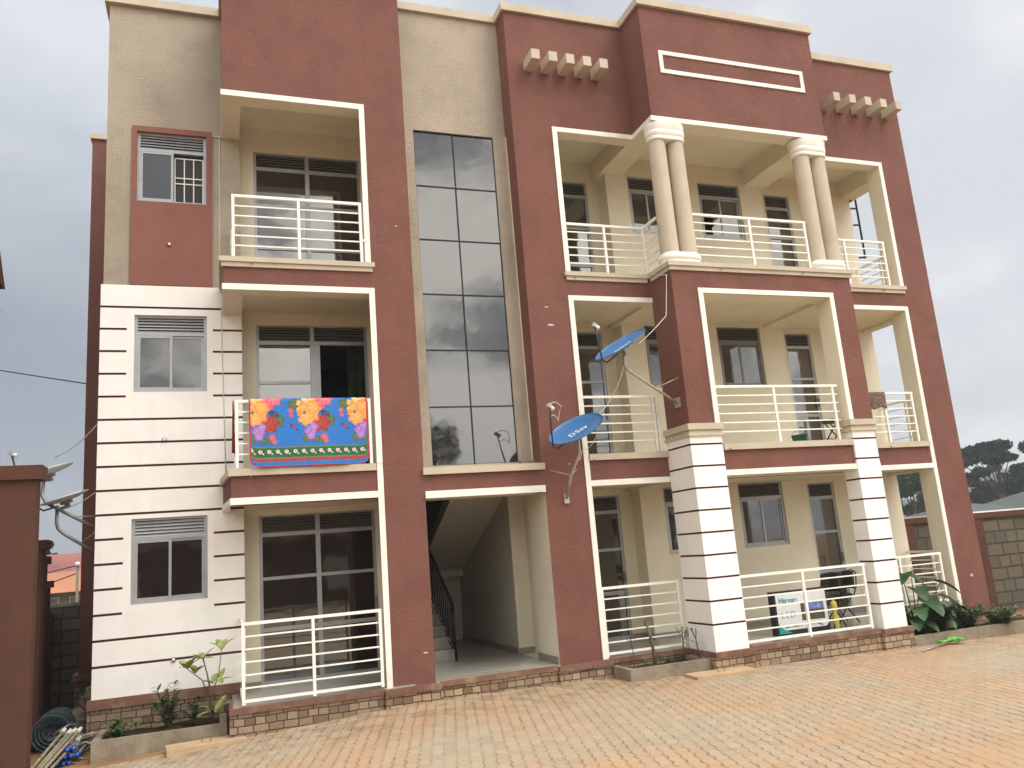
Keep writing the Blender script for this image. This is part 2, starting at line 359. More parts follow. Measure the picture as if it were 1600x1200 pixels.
# ------------------------------------------------------------------ ground
def gz(x, y):
    z = -.24
    if x < -.5: z += .055 * (max(x, -6) + .5)
    if x > 1.5: z -= .016 * (min(x, 16) - 1.5)
    return z
def grid(xs, ys, zf, m, name, kind='structure'):
    b = MB(); b.mi(m); nx = len(xs)
    for y in ys:
        for x in xs: b.v.append((x, y, zf(x, y)))
    for j in range(len(ys) - 1):
        for i in range(nx - 1): b.f.append((j * nx + i, j * nx + i + 1, (j + 1) * nx + i + 1, (j + 1) * nx + i)); b.m.append(0); b.sm.append(True)
    return b.build(name, kind=kind)
def fr(a, b, n): return [a + (b - a) * i / n for i in range(n + 1)]
def zground(x, y):
    z = gz(x, y) - .012 + .025 * noise.noise(Vector((x * .9, y * .9, 0))) * (1 if (x < -4.9 or y > 2) else 0)
    if y > 2: z -= min(1.2, .06 * (y - 2))
    dd = math.hypot(x, y)
    if dd > 60: z -= (dd - 60) * .012
    return z
gx = [-600, -350, -200, -100, -60, -40, -25, -15, -10] + fr(-8, 16, 48) + [20, 30, 45, 70, 110, 200, 350, 600]
gy = [-600, -350, -200, -100, -60, -40] + fr(-28, 12, 80) + [15, 20, 30, 45, 70, 110, 200, 350, 600]
grid(gx, gy, zground, 'earth', 'ground')
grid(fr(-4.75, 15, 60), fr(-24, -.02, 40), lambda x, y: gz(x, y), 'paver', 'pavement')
# bare soil yard at the building's left corner
for (n, x, y, l, h, seed) in (('hill', 300, 440, 280, 26, 1), ('hill', 440, 300, 170, 30, 2), ('hill', -160, 480, 380, 8, 3)):
    b = MB(); b.mi('hill'); N = 28
    for j in range(N + 1):
        for i in range(N + 1):
            u, v = i / N * 2 - 1, j / N * 2 - 1
            e = max(0, 1 - u * u) * max(0, 1 - v * v)
            b.v.append((x + u * l, y + v * l * .35, -20 + (h + 20) * e + 16 * noise.noise(Vector((u * 2.5 + seed * 7, v * 2.5, seed))) * e + 5 * noise.noise(Vector((u * 11, v * 11, seed))) * e))
    for j in range(N):
        for i in range(N): b.f.append((j * (N + 1) + i, j * (N + 1) + i + 1, (j + 1) * (N + 1) + i + 1, (j + 1) * (N + 1) + i)); b.m.append(0); b.sm.append(True)
    b.build(n, kind='structure')

# ------------------------------------------------------------------ the apartment building
B = thing('apartment_building', 'three storey apartment block in rust red, beige and white with balconies', 'building', (3, 0, -.24))
FL = [.02, 3.14, 6.24]                       # floor levels
CT = 11.10                                   # underside of the parapet coping
WX0, WX1 = -4.087, -3.047
WZ = [(1.413, 2.631), (4.530, 5.746), (7.632, 8.842)]

# --- left wing
ops = [('+', -4.53, -2.525, 1.33, 9, -.1, CT, 'beige')]
for z0, z1 in WZ: ops.append(('-', WX0, WX1, 1.33, 1.46, z0, z1, 'white'))
ops.append(('-', WX0, WX1, 1.33, 1.46, *WZ[2], 'redsmooth'))
csg(ops).build('wall', B, label='beige rough plastered side wing')
ops = [('+', -4.56, -2.525, 1.30, 1.33, .18, 6.222, 'white'), ('+', -4.56, -4.53, 1.33, 5.98, .18, 6.222, 'white')]
for k in range(16):
    z = 5.865 - (5.865 - .607) / 15 * k
    full = k in (0, 5, 6, 7, 8, 9, 14, 15)
    for a, c in ([(-4.56, -2.525)] if full else [(-4.56, -4.19), (-2.96, -2.525)]):
        ops.append(('-', a, c, 1.30, 1.318, z - .017, z + .017, 'groove'))
    ops.append(('-', -4.56, -4.545, 1.318, 5.98, z - .017, z + .017, 'groove'))
for z0, z1 in WZ[:2]: ops.append(('-', WX0, WX1, 1.30, 1.33, z0, z1, 'white'))
csg(ops).build('cladding', B, label='white banded plaster with dark red grooves')
csg([('+', -4.161, -2.961, 1.295, 1.33, 6.232, 8.933, 'redsmooth'), ('-', WX0, WX1, 1.295, 1.33, *WZ[2], 'redsmooth')]).build('panel', B, label='smooth red painted panel round the upper window')
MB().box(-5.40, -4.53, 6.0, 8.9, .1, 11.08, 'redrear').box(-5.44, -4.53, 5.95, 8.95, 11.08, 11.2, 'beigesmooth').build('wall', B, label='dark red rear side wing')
MB().box(-5.5, -4.56, 5.9, 9, -.02, .1, 'brown').box(-5.45, -4.56, 5.96, 9, -.7, -.02, 'stonedark').build('plinth', B)

# --- red bay with the left balconies, and the stair bay
ops = [('+', -2.80, 0, 0, 1.33, 3.15, CT, 'red'), ('+', -2.72, 0, 0, 1.33, 2.74, 3.15, 'red'), ('+', -2.525, 0, 1.33, 9, -.1, CT, 'cream'),
       ('+', -.65, 0, 0, .30, 0, 2.74, 'red'), ('+', -.30, 0, .30, 1.33, 0, 2.74, 'cream'),
       ('+', 0, 1.9, .40, 9, 2.95, CT, 'beige'), ('+', 0, 1.9, 0, .40, 2.70, 2.95, 'red')]
for f, bm, cl_ in ((3.15, 5.76, 5.90), (6.25, 8.86, 9.24)):
    ops += [('-', -2.80, -.65, 0, 1.33, f, bm, 'cream'), ('-', -2.525, -.65, .26, 1.33, f, cl_, 'cream'),
            ('-', -.65, -.30, .30, 1.59, f, cl_, 'cream'), ('-', -2.525, -.65, 1.33, 1.59, f, cl_, 'cream')]
ops += [('-', -2.525, -.30, 1.33, 1.59, -.1, 2.66, 'cream'), ('-', -2.525, -.30, 1.33, 1.59, 2.66, 2.67, 'cream')]
for f in FL: ops.append(('-', -2.30, -.48, 1.59, 1.70, f, f + 2.565, 'cream'))
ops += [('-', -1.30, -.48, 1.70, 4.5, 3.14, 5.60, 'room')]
# glazed shaft and stair hall
ops += [('-', .242, 1.667, .40, .46, 3.129, 8.84, 'beige'),
        ('-', 0, 1.9, 1.33, 1.66, -.1, 2.75, 'cream')]
ops += [('+', 0, 1.9, .30, .40, 2.60, 2.95, 'cream')]
csg(ops).build('wall', B, label='rust red bay with recessed balconies beside the glazed stair shaft')
MB().add([(-2.72, .0, 2.66), (-2.72, 1.32, 2.66), (-2.825, 1.32, 2.66), (-2.72, .0, 3.05), (-2.72, 1.32, 3.05), (-2.825, 1.32, 3.05)], [(0, 1, 2), (3, 5, 4), (0, 2, 5, 3), (1, 4, 5, 2), (0, 3, 4, 1)], 'red').build('slab_side', B)
# stair hall interior shell
csg([('+', -.12, 2.19, .351, 5.2, -.1, 2.95, 'cream'), ('-', .0, 1.917, .351, .85, .02, 2.62, 'cream'), ('-', 0, 2.15, .85, 1.66, .02, 2.78, 'cream'),
     ('-', 0, 1.87, 1.66, 5.1, .02, 2.95, 'hallwall'), ('-', -.12, 0, 0.351, 5.2, -.1, .0201, 'cream')]).build('stair_hall', B)
MB().box(0, 1.915, -.03, .30, -.1, .02, 'tile').box(.0, 1.915, .302, 5.09, .0205, .024, 'tile').box(1.90, 1.915, .001, .85, .024, .124, 'skirting').box(1.872, 2.19, 1.645, 1.659, .024, .124, 'skirting').box(1.855, 1.869, 1.66, 5.09, .024, .124, 'skirting').build('hall_floor', B)
st = MB()
for k in range(8):
    st.box(0.01, .83, 1.95 + .27 * k, 1.95 + .27 * (k + 1), .024, .024 + .178 * (k + 1), 'tile')
st.box(0.01, .88, 4.11, 5.08, 1.30, 1.44, 'hallwall'); st.box(.88, 1.86, 4.77, 5.08, 1.30, 1.44, 'hallwall')
a = (1.97, 2.65); c_ = (4.77, 1.44)
st.add([(.9, a[0], a[1]), (1.865, a[0], a[1]), (1.865, c_[0], c_[1]), (.9, c_[0], c_[1]), (.9, a[0], a[1] + .25), (1.865, a[0], a[1] + .25), (1.865, c_[0], c_[1] + .25), (.9, c_[0], c_[1] + .25)],
       [(0, 3, 2, 1), (4, 5, 6, 7), (0, 1, 5, 4), (1, 2, 6, 5), (2, 3, 7, 6), (3, 0, 4, 7)], 'hallwall')
sto = st.build('staircase', B)
sr = MB(); sr.tube([(.80, 1.80, 0.03), (.80, 1.80, .98)], .022, 'blackmetal'); sr.tube([(.80, 1.80, .95), (.80, 4.1, 2.40)], .022, 'blackmetal'); sr.tube([(.80, 1.95, .16), (.80, 4.1, 1.52)], .012, 'blackmetal')
for k in range(17):
    y = 1.92 + k * .128; z = .95 + (y - 1.80) * .63; sr.tube([(.80, y, z), (.80, y, z - .82)], .011, 'blackmetal', 6)
sr.build('stair_railing', sto)
MB().box(1.0, 1.28, 3.9, 4.05, .03, .55, 'stick').build('doorstep_board', sto)

# --- right block
ops = [('+', 1.9, 10.65, 0, .35, 0, 8.86, 'red'), ('+', 1.9, 10.65, 0, 9, 8.86, CT, 'red'), ('+', 1.9, 10.50, .35, 9, -.1, 8.86, 'cream'),
       ('+', 10.50, 10.65, .35, 1.55, 2.74, 3.14, 'red'), ('+', 10.50, 10.65, .35, 1.55, 5.84, 6.24, 'red'),
       ('+', 4.22, 7.95, -.70, 0, 2.74, CT, 'red'), ('+', 2.2, 4.22, .30, .35, 0, 9.24, 'cream')]
ops.append(('+', 4.22, 7.95, -.70, 0, 2.66, 2.74, 'cream'))
BM = [2.65, 5.76, 8.86]; CE = [2.70, 5.82, 9.24]
for l in range(3):
    f, bm, ce = FL[l], BM[l], CE[l]
    ff = -.1 if l == 0 else f
    ops += [('-', 2.2, 4.30, .30, 1.72, ff, bm, 'cream'), ('-', 4.22, 7.98, 0, 1.35, ff, bm, 'cream'), ('-', 7.95, 10.50, .35, 1.55, ff, bm, 'cream'),
            ('-', 10.50, 10.65, .35, 1.55, ff, bm, 'cream'),
            ('-', 2.715, 4.22, 0, .35, f if l else 0, bm, 'cream'), ('-', 7.95, 9.87, 0, .35, f if l else 0, bm, 'cream'),
            ('-', 2.2, 4.20, .26, 1.72, bm, ce, 'cream'), ('-', 8.1, 10.25, .26, 1.55, bm, ce, 'cream')]
    if l: ops += [('-', 4.70, 7.55, -.37, 1.35, bm, ce, 'cream')]
ops += [('-', 4.60, 7.95, -.35, 0, 3.14, 5.76, 'cream'), ('-', 4.785, 7.42, -.70, -.35, 3.14, 5.72, 'cream')]
ops += [('-', 4.22, 7.95, -.70, 0, 6.24, 8.86, 'cream')]
ops += [('-', 1.9, 2.19, .35, 5.2, -.1, 2.95, 'cream'), ('-', 1.9, 1.917, 0, .35, 0, 2.60, 'cream')]
# window and door rebates
DOORR = [(3.25, 4.06, 1.72), (8.17, 8.83, 1.55)]
WINR = [(4.78, 5.62, 1.35), (6.40, 7.42, 1.35)]
for l in range(3):
    f = FL[l]
    for x0, x1, y in DOORR: ops.append(('-', x0, x1, y, y + .10, f, f + 2.57, 'cream'))
    for x0, x1, y in WINR: ops.append(('-', x0, x1, y, y + .12, 1.44 + 3.1 * l, 2.655 + 3.1 * l, 'cream'))
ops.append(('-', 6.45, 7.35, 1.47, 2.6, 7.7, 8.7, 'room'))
csg(ops).build('wall', B, label='rust red right wing with a forward centre bay')
MB().box(2.19, 4.22, .001, 1.73, -.12, .018, 'tile').build('floor', B)
MB().box(4.2, 7.96, -.66, 1.56, -.12, .0185, 'tile').build('floor', B)
MB().box(7.96, 10.48, .001, 1.56, -.12, .0184, 'tile').build('floor', B)
MB().box(-2.72, -.3, -.02, 1.60, -.12, .019, 'tile').build('floor', B)
for q in ((-2.52, -2.30, 1.572, 1.588), (2.2, 3.25, 1.70, 1.718), (4.06, 4.284, 1.70, 1.718), (4.302, 7.97, 1.332, 1.348), (4.284, 4.299, 1.35, 1.70), (7.982, 8.17, 1.532, 1.548), (8.83, 10.49, 1.532, 1.548)):
    MB().box(*q, .019, .12, 'skirting').build('skirting', B)

# --- copings
cp = MB()
def cop(x0, x1, y0, y1): cp.box(x0, x1, y0, y1, CT, CT + .145, 'beigesmooth')
cop(-4.60, -2.84, 1.25, 9.05); cop(-2.84, .04, -.05, 9.049); cop(.04, 1.85, .34, 9.048); cop(1.85, 4.17, -.05, 9.047); cop(4.17, 8.0, -.76, 9.046); cop(8.0, 10.71, -.05, 9.045)
cp.build('coping', B)

# --- white trims round the openings
def trim(*bx):
    b = MB()
    for q in bx: b.box(*q, 'trim')
    return b.build('trim', B)
T = -.022
trim((-2.80, -.651, T, 0, 8.86, 8.95), (-.735, -.651, T, 0, 6.255, 8.86), (-2.822, -2.80, T, 1.28, 8.86, 8.95))
trim((-2.80, -.615, T, 0, 5.76, 5.85), (-.70, -.615, T, 0, 3.16, 5.76), (-.70, -.615, T, 0, .005, 3.05), (-2.822, -2.80, T, 1.28, 5.76, 5.85), (-.70, -.615, -.012, 0, 3.05, 3.16))
trim((-2.735, -.70, T, 0, 2.655, 2.75))
MB().add([(-2.735, -.021, 2.655), (-2.72, 1.29, 2.655), (-2.84, 1.29, 2.655), (-2.735, -.021, 2.75), (-2.72, 1.29, 2.75), (-2.84, 1.29, 2.75)], [(0, 1, 2), (3, 5, 4), (0, 2, 5, 3), (1, 4, 5, 2), (0, 3, 4, 1)], 'trim').build('trim', B)
trim((0, 1.917, -.04, 0, 2.60, 2.705))
trim((2.627, 4.197, T, 0, 8.845, 8.93), (2.627, 2.715, T, 0, 6.255, 8.845))
trim((4.197, 4.22, -.722, 0, 8.845, 8.93), (4.22, 7.972, -.722, -.70, 8.845, 8.93), (7.95, 7.972, -.70, 0, 8.845, 8.93))
trim((7.972, 9.95, T, 0, 8.845, 8.93), (9.865, 9.95, T, 0, 6.255, 8.845))
trim((2.627, 4.22, T, 0, 5.755, 5.84), (2.627, 2.715, T, 0, .005, 5.755))
trim((4.695, 7.507, -.722, -.70, 5.725, 5.81), (4.695, 4.785, -.722, -.70, 3.505, 5.725), (7.42, 7.507, -.722, -.70, 3.505, 5.725))
trim((7.95, 9.95, T, 0, 5.755, 5.84), (9.865, 9.95, T, 0, .005, 5.755))
trim((2.715, 4.16, T, 0, 2.65, 2.74)); trim((4.77, 7.41, -.722, -.70, 2.65, 2.74)); trim((7.95, 9.865, T, 0, 2.65, 2.74))
MB().box(4.515, 7.64, -.722, -.70, 10.165, 10.24, 'trim').box(4.515, 7.64, -.722, -.70, 9.80, 9.875, 'trim').box(4.515, 4.59, -.722, -.70, 9.875, 10.165, 'trim').box(7.565, 7.64, -.722, -.70, 9.875, 10.165, 'trim').build('ornament_frame', B, label='raised white rectangle high on the centre bay')

# --- ledges under the balconies
def ledge(z, *segs, two=True):
    b = MB()
    for x0, x1, y0, y1 in segs:
        b.box(x0, x1, y0, y1, z + (.07 if two else 0), z + .145 if two else z + .10, 'beigesmooth')
    if two:
        for x0, x1, y0, y1 in segs: b.box(x0 + .028, x1 - .028, y0 + .028, y1, z, z + .07, 'beigesmooth')
    return b.build('ledge', B)
ledge(6.11, (-2.86, -.60, -.06, 1.28))
ledge(3.05, (-2.76, -.715, -.05, 1.28), two=False)
MB().add([(-2.76, -.049, 3.051), (-2.759, 1.28, 3.051), (-2.87, 1.28, 3.051), (-2.76, -.049, 3.149), (-2.759, 1.28, 3.149), (-2.87, 1.28, 3.149)], [(0, 1, 2), (3, 5, 4), (0, 2, 5, 3), (1, 4, 5, 2), (0, 3, 4, 1)], 'beigesmooth').build('ledge', B)
ledge(6.11, (2.60, 4.19, -.06, .20), (4.16, 8.01, -.76, -.08), (7.99, 9.98, -.06, .20))
ledge(3.06, (2.72, 4.20, -.05, .20), two=False); ledge(3.06, (4.79, 7.40, -.75, -.40), two=False); ledge(3.06, (7.97, 9.86, -.05, .20), two=False)
MB().box(-.02, 1.93, -.06, .39, 2.95, 3.055, 'beigesmooth').box(1.667, 1.899, .30, .41, 3.055, 3.14, 'concrete').build('sill', B, label='beige sill under the glazed stair shaft')

# --- banded white piers of the ground floor
def pier(x0, x1, cx0, cx1, yb):
    ops = [('+', x0, x1, -.74, yb, 0, 3.30, 'white')]
    for k in range(9):
        z = 3.167 - .346 * k; ops += [('-', x0, x1, -.74, -.722, z - .015, z + .015, 'groove'), ('-', x0, x0 + .018, -.722, yb, z - .015, z + .015, 'groove')]
    o = csg(ops).build('pier', B, label='white pier with dark grooves')
    b = MB(); b.box(cx0, cx1, -.79, yb, 3.40, 3.50, 'beigesmooth').box(cx0 + .03, cx1 - .03, -.76, yb, 3.35, 3.40, 'beigesmooth').box(cx0 + .01, cx1 - .01, -.775, yb, 3.30, 3.35, 'beigesmooth'); b.build('capital', o)
pier(4.17, 4.765, 4.13, 4.80, -.001); pier(7.41, 7.90, 7.36, 7.95, -.40)

# --- paired round columns on the top floor
def pair(x0, x1):
    cy = -.53; r = .155; cx = (x0 + x1) / 2; s = x1 - x0
    for x in (x0, x1):
        MB().lathe((x, cy, 0), [(r * 1.04, 6.40), (r, 6.9), (r * .96, 8.58)], 'beigesmooth', 28).build('column', B, smooth_angle=50)
    MB().lathe((cx, cy, 0), [(.160, 8.52), (.172, 8.53), (.178, 8.56), (.170, 8.59), (.176, 8.60), (.19, 8.63), (.192, 8.68), (.182, 8.70), (.19, 8.72), (.20, 8.84)], 'trim', 36, s).build('capital', B, smooth_angle=35)
    MB().lathe((cx, cy, 0), [(.19, 6.256), (.19, 6.31), (.205, 6.33), (.21, 6.37), (.20, 6.40), (.178, 6.415), (.174, 6.44), (.16, 6.45)], 'trim', 36, s).build('column_base', B, smooth_angle=35)
pair(4.36, 4.72); pair(7.44, 7.80)

# --- little beam ends
for x0 in (2.20, 8.63):
    for k in range(5):
        x = x0 + k * (.325 if x0 < 5 else .395)
        MB().box(x, x + .155, -.40, 0, 9.96, 10.14, 'beigesmooth').build('beam_end', B)

# --- plinths: brown capping and stone facing
def plinth(x0, x1, y, yb, zt=0.0, th=.075, m='stone'):
    o = MB().box(x0, x1, y, yb, zt - th, zt, 'brown').build('plinth', B)
    MB().box(x0 + .004, x1 - .004, y + .03, yb, zt - .75, zt - th, m).build('stone_facing', o)
plinth(-4.61, -2.60, 1.25, 1.5, .18, .13, 'stonedark'); plinth(-2.77, -.74, -.07, .6, 0.017, .075, 'stonedark'); plinth(-.74, .06, -.13, .1)
plinth(.06, 1.86, -.07, .1, .018); plinth(1.86, 2.74, -.13, .1); plinth(2.74, 4.12, -.06, .1, .016, .075, 'stonedark'); plinth(4.12, 4.82, -.81, .1)
plinth(4.82, 7.34, -.745, .1, .0165); plinth(7.34, 7.97, -.81, .1); plinth(7.97, 9.88, -.06, .1, .016); plinth(9.88, 10.72, -.07, .5)

# --- railings
def railing(path_pts, z0, top, nmid=5, bottom=False, posts=None, mid=True):
    """path_pts: plan polyline; horizontal bars follow it"""
    b = MB(); n = len(path_pts)
    zs = [z0 + (top - z0) * (k + 1) / (nmid + 1) for k in range(nmid)]
    for i in range(n - 1):
        p, q = Vector(path_pts[i] + (0,)), Vector(path_pts[i + 1] + (0,)); dvec = (q - p).normalized(); nv = Vector((-dvec.y, dvec.x, 0)); L = (q - p).length
        ax = (dvec, nv, Vector((0, 0, 1)))
        b.obox((p + q) / 2 + Vector((0, 0, top)), ax, (L + .04, .045, .04), 'rail')
        for z in zs: b.obox((p + q) / 2 + Vector((0, 0, z)), ax, (L, .02, .02), 'rail')
        if bottom: b.obox((p + q) / 2 + Vector((0, 0, z0)), ax, (L, .045, .035), 'rail')
    o = b.build('balcony_railing', B)
    for (x, y) in posts or []:
        MB().box(x - .02, x + .02, y - .0215, y + .0215, z0 - .045, top - .02, 'rail').build('post', o)
railing([(-2.66, 1.2), (-2.66, -.02), (-.79, -.02)], 6.28, 7.215, posts=[(-2.66, -.02), (-1.72, -.02), (-.79, -.02), (-2.66, 1.2)])
MB().box(-.77, -.70, -.03, -.01, 6.60, 6.63, 'rail').build('bracket', B)
railing([(-2.64, 1.2), (-2.64, -.02), (-.78, -.02)], 3.20, 4.10, posts=[(-2.64, -.02), (-1.71, -.02), (-.78, -.02), (-2.64, 1.2)])
railing([(-2.59, 1.25), (-2.59, -.03), (-.76, -.03)], .09, 1.07, bottom=True, posts=[(-2.59, -.03), (-1.68, -.03), (-.76, -.03)])
railing([(2.72, .05), (4.23, .05), (4.23, -.42)], 6.30, 7.15, posts=[(3.45, .05), (4.21, .05)])
railing([(4.80, -.60), (7.21, -.60)], 6.30, 7.185, posts=[(6.0, -.60), (7.20, -.60)])
railing([(7.99, .05), (9.67, .05)], 6.30, 7.19, posts=[(8.68, .05), (9.66, .05)])
railing([(10.40, .40), (10.40, 1.50)], 6.35, 7.19, posts=[(10.40, .9)])
railing([(2.72, .05), (4.08, .05)], 3.22, 4.11, posts=[(4.02, .05), (4.09, .05)])
railing([(4.79, -.60), (7.33, -.60)], 3.22, 4.13, posts=[(6.0, -.60), (7.24, -.60)])
railing([(7.95, .05), (9.70, .05)], 3.22, 4.11, posts=[(9.0, .05), (9.69, .05)])
railing([(10.40, .40), (10.40, 1.50)], 3.22, 4.11, posts=[(10.40, .9)])
railing([(2.73, .05), (4.10, .05)], .07, 1.05, bottom=True, posts=[(4.09, .05), (2.74, .05)])
railing([(4.80, -.65), (7.26, -.65)], .07, 1.06, bottom=True, posts=[(6.0, -.65), (7.24, -.65)])
railing([(8.0, .05), (9.69, .05)], .07, 1.07, bottom=True, posts=[(8.72, .05), (9.68, .05)])
railing([(10.40, .40), (10.40, 1.50)], .07, 1.07, bottom=True, posts=[(10.40, .9)])

# --- windows
def louvres(parent, x0, x1, y, z0, z1, m, n=5):
    b = MB(); h = (z1 - z0) / n
    for k in range(n):
        z = z0 + h * k
        b.add([(x0, y - .028, z + h * .06), (x1, y - .028, z + h * .06), (x1, y + .01, z + h * .86), (x0, y + .01, z + h * .86),
               (x0, y - .018, z), (x1, y - .018, z), (x1, y + .02, z + h * .80), (x0, y + .02, z + h * .80)],
              [(0, 1, 2, 3), (7, 6, 5, 4), (0, 4, 5, 1), (3, 2, 6, 7), (0, 3, 7, 4), (1, 5, 6, 2)], m)
    b.box(x0, x1, y + .024, y + .03, z0, z1, 'joint')
    return b.build('louvre_vent', parent)
def pane(parent, x0, x1, y, z0, z1, g, hole=False, tilt=0):
    b = MB()
    if hole:
        pts = [(x0, z1), (x1, z1), (x1, z0), (x0 + (x1 - x0) * .48, z0), (x0 + (x1 - x0) * .42, z0 + .16), (x0 + (x1 - x0) * .62, z0 + .24), (x0 + (x1 - x0) * .52, z0 + .31), (x0 + (x1 - x0) * .58, z0 + .42), (x0 + (x1 - x0) * .2, z0 + .50), (x0, z0 + .46)]
        b.add([(px, y, pz) for px, pz in pts], [tuple(range(len(pts)))[::-1]], g)
    else: b.add([(x0, y, z0), (x1, y + tilt, z0), (x1, y + tilt, z1), (x0, y, z1)], [(0, 1, 2, 3)], g)
    return b.build('pane', parent)
def window(x0, x1, y, z0, z1, fm='alu', lm='louvre', g='glass', grille=False, openr=0, broken=False, vent=.27):
    b = MB(); t = .045; zv = z1 - vent; xm = (x0 + x1) / 2
    b.box(x0, x0 + t, y, y + .06, z0, z1, fm).box(x1 - t, x1, y, y + .06, z0, z1, fm).box(x0 + t, x1 - t, y, y + .06, z0, z0 + t, fm).box(x0 + t, x1 - t, y, y + .06, z1 - t * .7, z1, fm)
    b.box(x0 + t, x1 - t, y, y + .06, zv - t, zv, fm)
    # sashes
    def sash(a, c, yy):
        s = .038; b.box(a, a + s, yy, yy + .025, z0 + t, zv - t, fm).box(c - s, c, yy, yy + .025, z0 + t, zv - t, fm).box(a + s, c - s, yy, yy + .025, z0 + t, z0 + t + s, fm).box(a + s, c - s, yy, yy + .025, zv - t - s, zv - t, fm)
    sash(x0 + t, xm + .02, y + .003)
    o_off = openr
    if not openr: sash(xm - .02, x1 - t, y + .031)
    o = b.build('window', B)
    louvres(o, x0 + t, x1 - t, y + .03, zv, z1 - t * .7, lm)
    pane(o, x0 + t + .03, xm - .01, y + .016, z0 + t + .03, zv - t - .03, g, hole=broken)
    if not openr: pane(o, xm + .01, x1 - t - .03, y + .045, z0 + t + .03, zv - t - .03, g)
    else: MB().box(xm + .01, x1 - t, y + .075, y + .08, z0 + t, zv - t, 'black').build('curtain', o)
    if grille:
        gb = MB(); a, c = (xm + .04, x1 - t - .01) if openr else (x0 + t, x1 - t)
        zz0, zz1 = z0 + t, zv - t - .06; zm = (zz0 + zz1) / 2
        for k in range(4): gb.box(a + (c - a) * k / 3 - .008, a + (c - a) * k / 3 + .008, y + .055, y + .067, zz0, zz1, 'rail')
        for z in (zz1, zm + .05, zm - .05): gb.box(a, c, y + .054, y + .068, z - .008, z + .008, 'rail')
        gb.build('security_grille', o)
    return o
window(WX0, WX1, 1.36, *WZ[0]); window(WX0, WX1, 1.36, *WZ[1], g='glassstair'); window(WX0, WX1, 1.36, *WZ[2], g='glassstair', grille=True, openr=1)
for l in range(3):
    for i, (x0, x1, y) in enumerate(WINR): window(x0, x1, y + .03, 1.44 + 3.1 * l, 2.655 + 3.1 * l, 'aludark' if l == 1 else 'alu', 'louvredark', broken=(l == 2 and i == 1))

# --- balcony doors
def door(x0, x1, y, z0, z1, xm, open_right=False, fm='alu', side=None):
    b = MB(); t = .05; vent = .27; zv = z1 - vent
    b.box(x0, x0 + t, y, y + .07, z0, z1, fm).box(x1 - t, x1, y, y + .07, z0, z1, fm).box(x0 + t, x1 - t, y, y + .07, z1 - .03, z1, fm).box(x0 + t, x1 - t, y, y + .07, zv - .06, zv, fm)
    cells = [(x0 + t, x1 - t)]
    if xm: b.box(xm - .035, xm + .035, y - .003, y + .073, z0, z1, fm); cells = [(x0 + t, xm - .035), (xm + .035, x1 - t)]
    tz = [z0, z0 + .83, z0 + 1.60]
    for ci, (a, c) in enumerate(cells):
        if ci == 1 and open_right:
            b.box(a, a + .09, y + .004, y + .05, z0, zv - .06, fm); continue
        b.box(a, c, y + .005, y + .06, z0, z0 + .08, fm).box(a, c, y + .005, y + .06, z0 + .80, z0 + .86, fm).box(a, c, y + .005, y + .06, z0 + 1.57, z0 + 1.62, fm)
    o = b.build('door', B)
    for a, c in cells: louvres(o, a, c, y + .03, zv, z1 - .03, 'louvredark')
    for ci, (a, c) in enumerate(cells):
        if ci == 1 and open_right: continue
        for p, q in ((z0 + .08, z0 + .80), (z0 + .86, z0 + 1.57), (z0 + 1.62, zv - .06)): pane(o, a, c, y + .03, p, q, 'glassdoor')
    hx = x1 - t + .015
    MB().box(hx - .012, hx + .012, y - .03, y - .0005, z0 + 1.0, z0 + 1.18, 'aludark').build('handle', o)
    return o
for l in range(3):
    door(-2.30, -.48, 1.61, FL[l], FL[l] + 2.565, -1.40, open_right=(l == 1))
    door(3.25, 4.06, 1.74, FL[l], FL[l] + 2.57, None, fm='alu')
    door(8.17, 8.83, 1.57, FL[l], FL[l] + 2.57, None, fm='alu')

# --- stair glazing
gz_ = [3.129, 4.059, 4.992, 5.935, 6.884, 7.84, 8.84]; gxs = [.242, .938, 1.667]
b = MB(); J = .011
for x in gxs: b.box(x - J, x + J, .432, .458, gz_[0], gz_[-1], 'joint')
for z in gz_:
    for i in range(2): b.box(gxs[i] + J, gxs[i + 1] - J, .434, .457, z - J, z + J, 'joint')
go = b.build('stair_glazing', B, label='tall strip of twelve mirrored panes')
for i in range(2):
    for j in range(6):
        tl = random.uniform(-.006, .006)
        q = MB(); q.add([(gxs[i] + J, .445, gz_[j] + J), (gxs[i + 1] - J, .445 + tl, gz_[j] + J), (gxs[i + 1] - J, .445 + tl * .4, gz_[j + 1] - J), (gxs[i] + J, .445 - tl * .5, gz_[j + 1] - J)], [(0, 1, 2), (0, 2, 3)], 'glassstair'); q.build('pane', go)

# --- small fittings
for x, z, w_, h_ in ((2.28, 5.32, .07, .02), (2.22, 5.63, .05, .012), (2.37, 3.02, .03, .01), (10.33, .62, .035, .03), (-.12, .42, .04, .012), (.38 - .6, 6.9, .03, .01)):
    n_ = 7; MB().add([(x + w_ * math.cos(6.283 * i / n_) * (.7 + .5 * random.random()), -.0015, z + h_ * math.sin(6.283 * i / n_) * (.7 + .6 * random.random())) for i in range(n_)], [tuple(range(n_))], 'beigesmooth').build('paint_chip', B)
for x, y, z in ((-3.60, 1.295, 6.91), (-3.65, 1.30, 3.79), (-3.51, 1.30, .60), (-2.73, 1.33, 6.55)):
    MB().tube([(x, y + .03, z), (x, y - .03, z)], .032, 'brown', 12).tube([(x, y - .029, z), (x, y - .034, z)], .022, 'ink', 12).build('drain_spout', B)
for x, y, z in ((-2.4, -.05, 6.16), (-2.45, -.04, 3.04), (2.78, -.05, 6.16), (5.2, -.74, 6.16), (6.9, -.74, 6.16), (9.4, -.05, 6.16), (2.8, -.04, 3.09), (4.9, -.74, 3.09), (8.9, -.04, 3.09)):
    MB().tube([(x, y + .03, z), (x - .02, y - .05, z - .02)], .010, 'galv', 6).build('drain_spout', B)
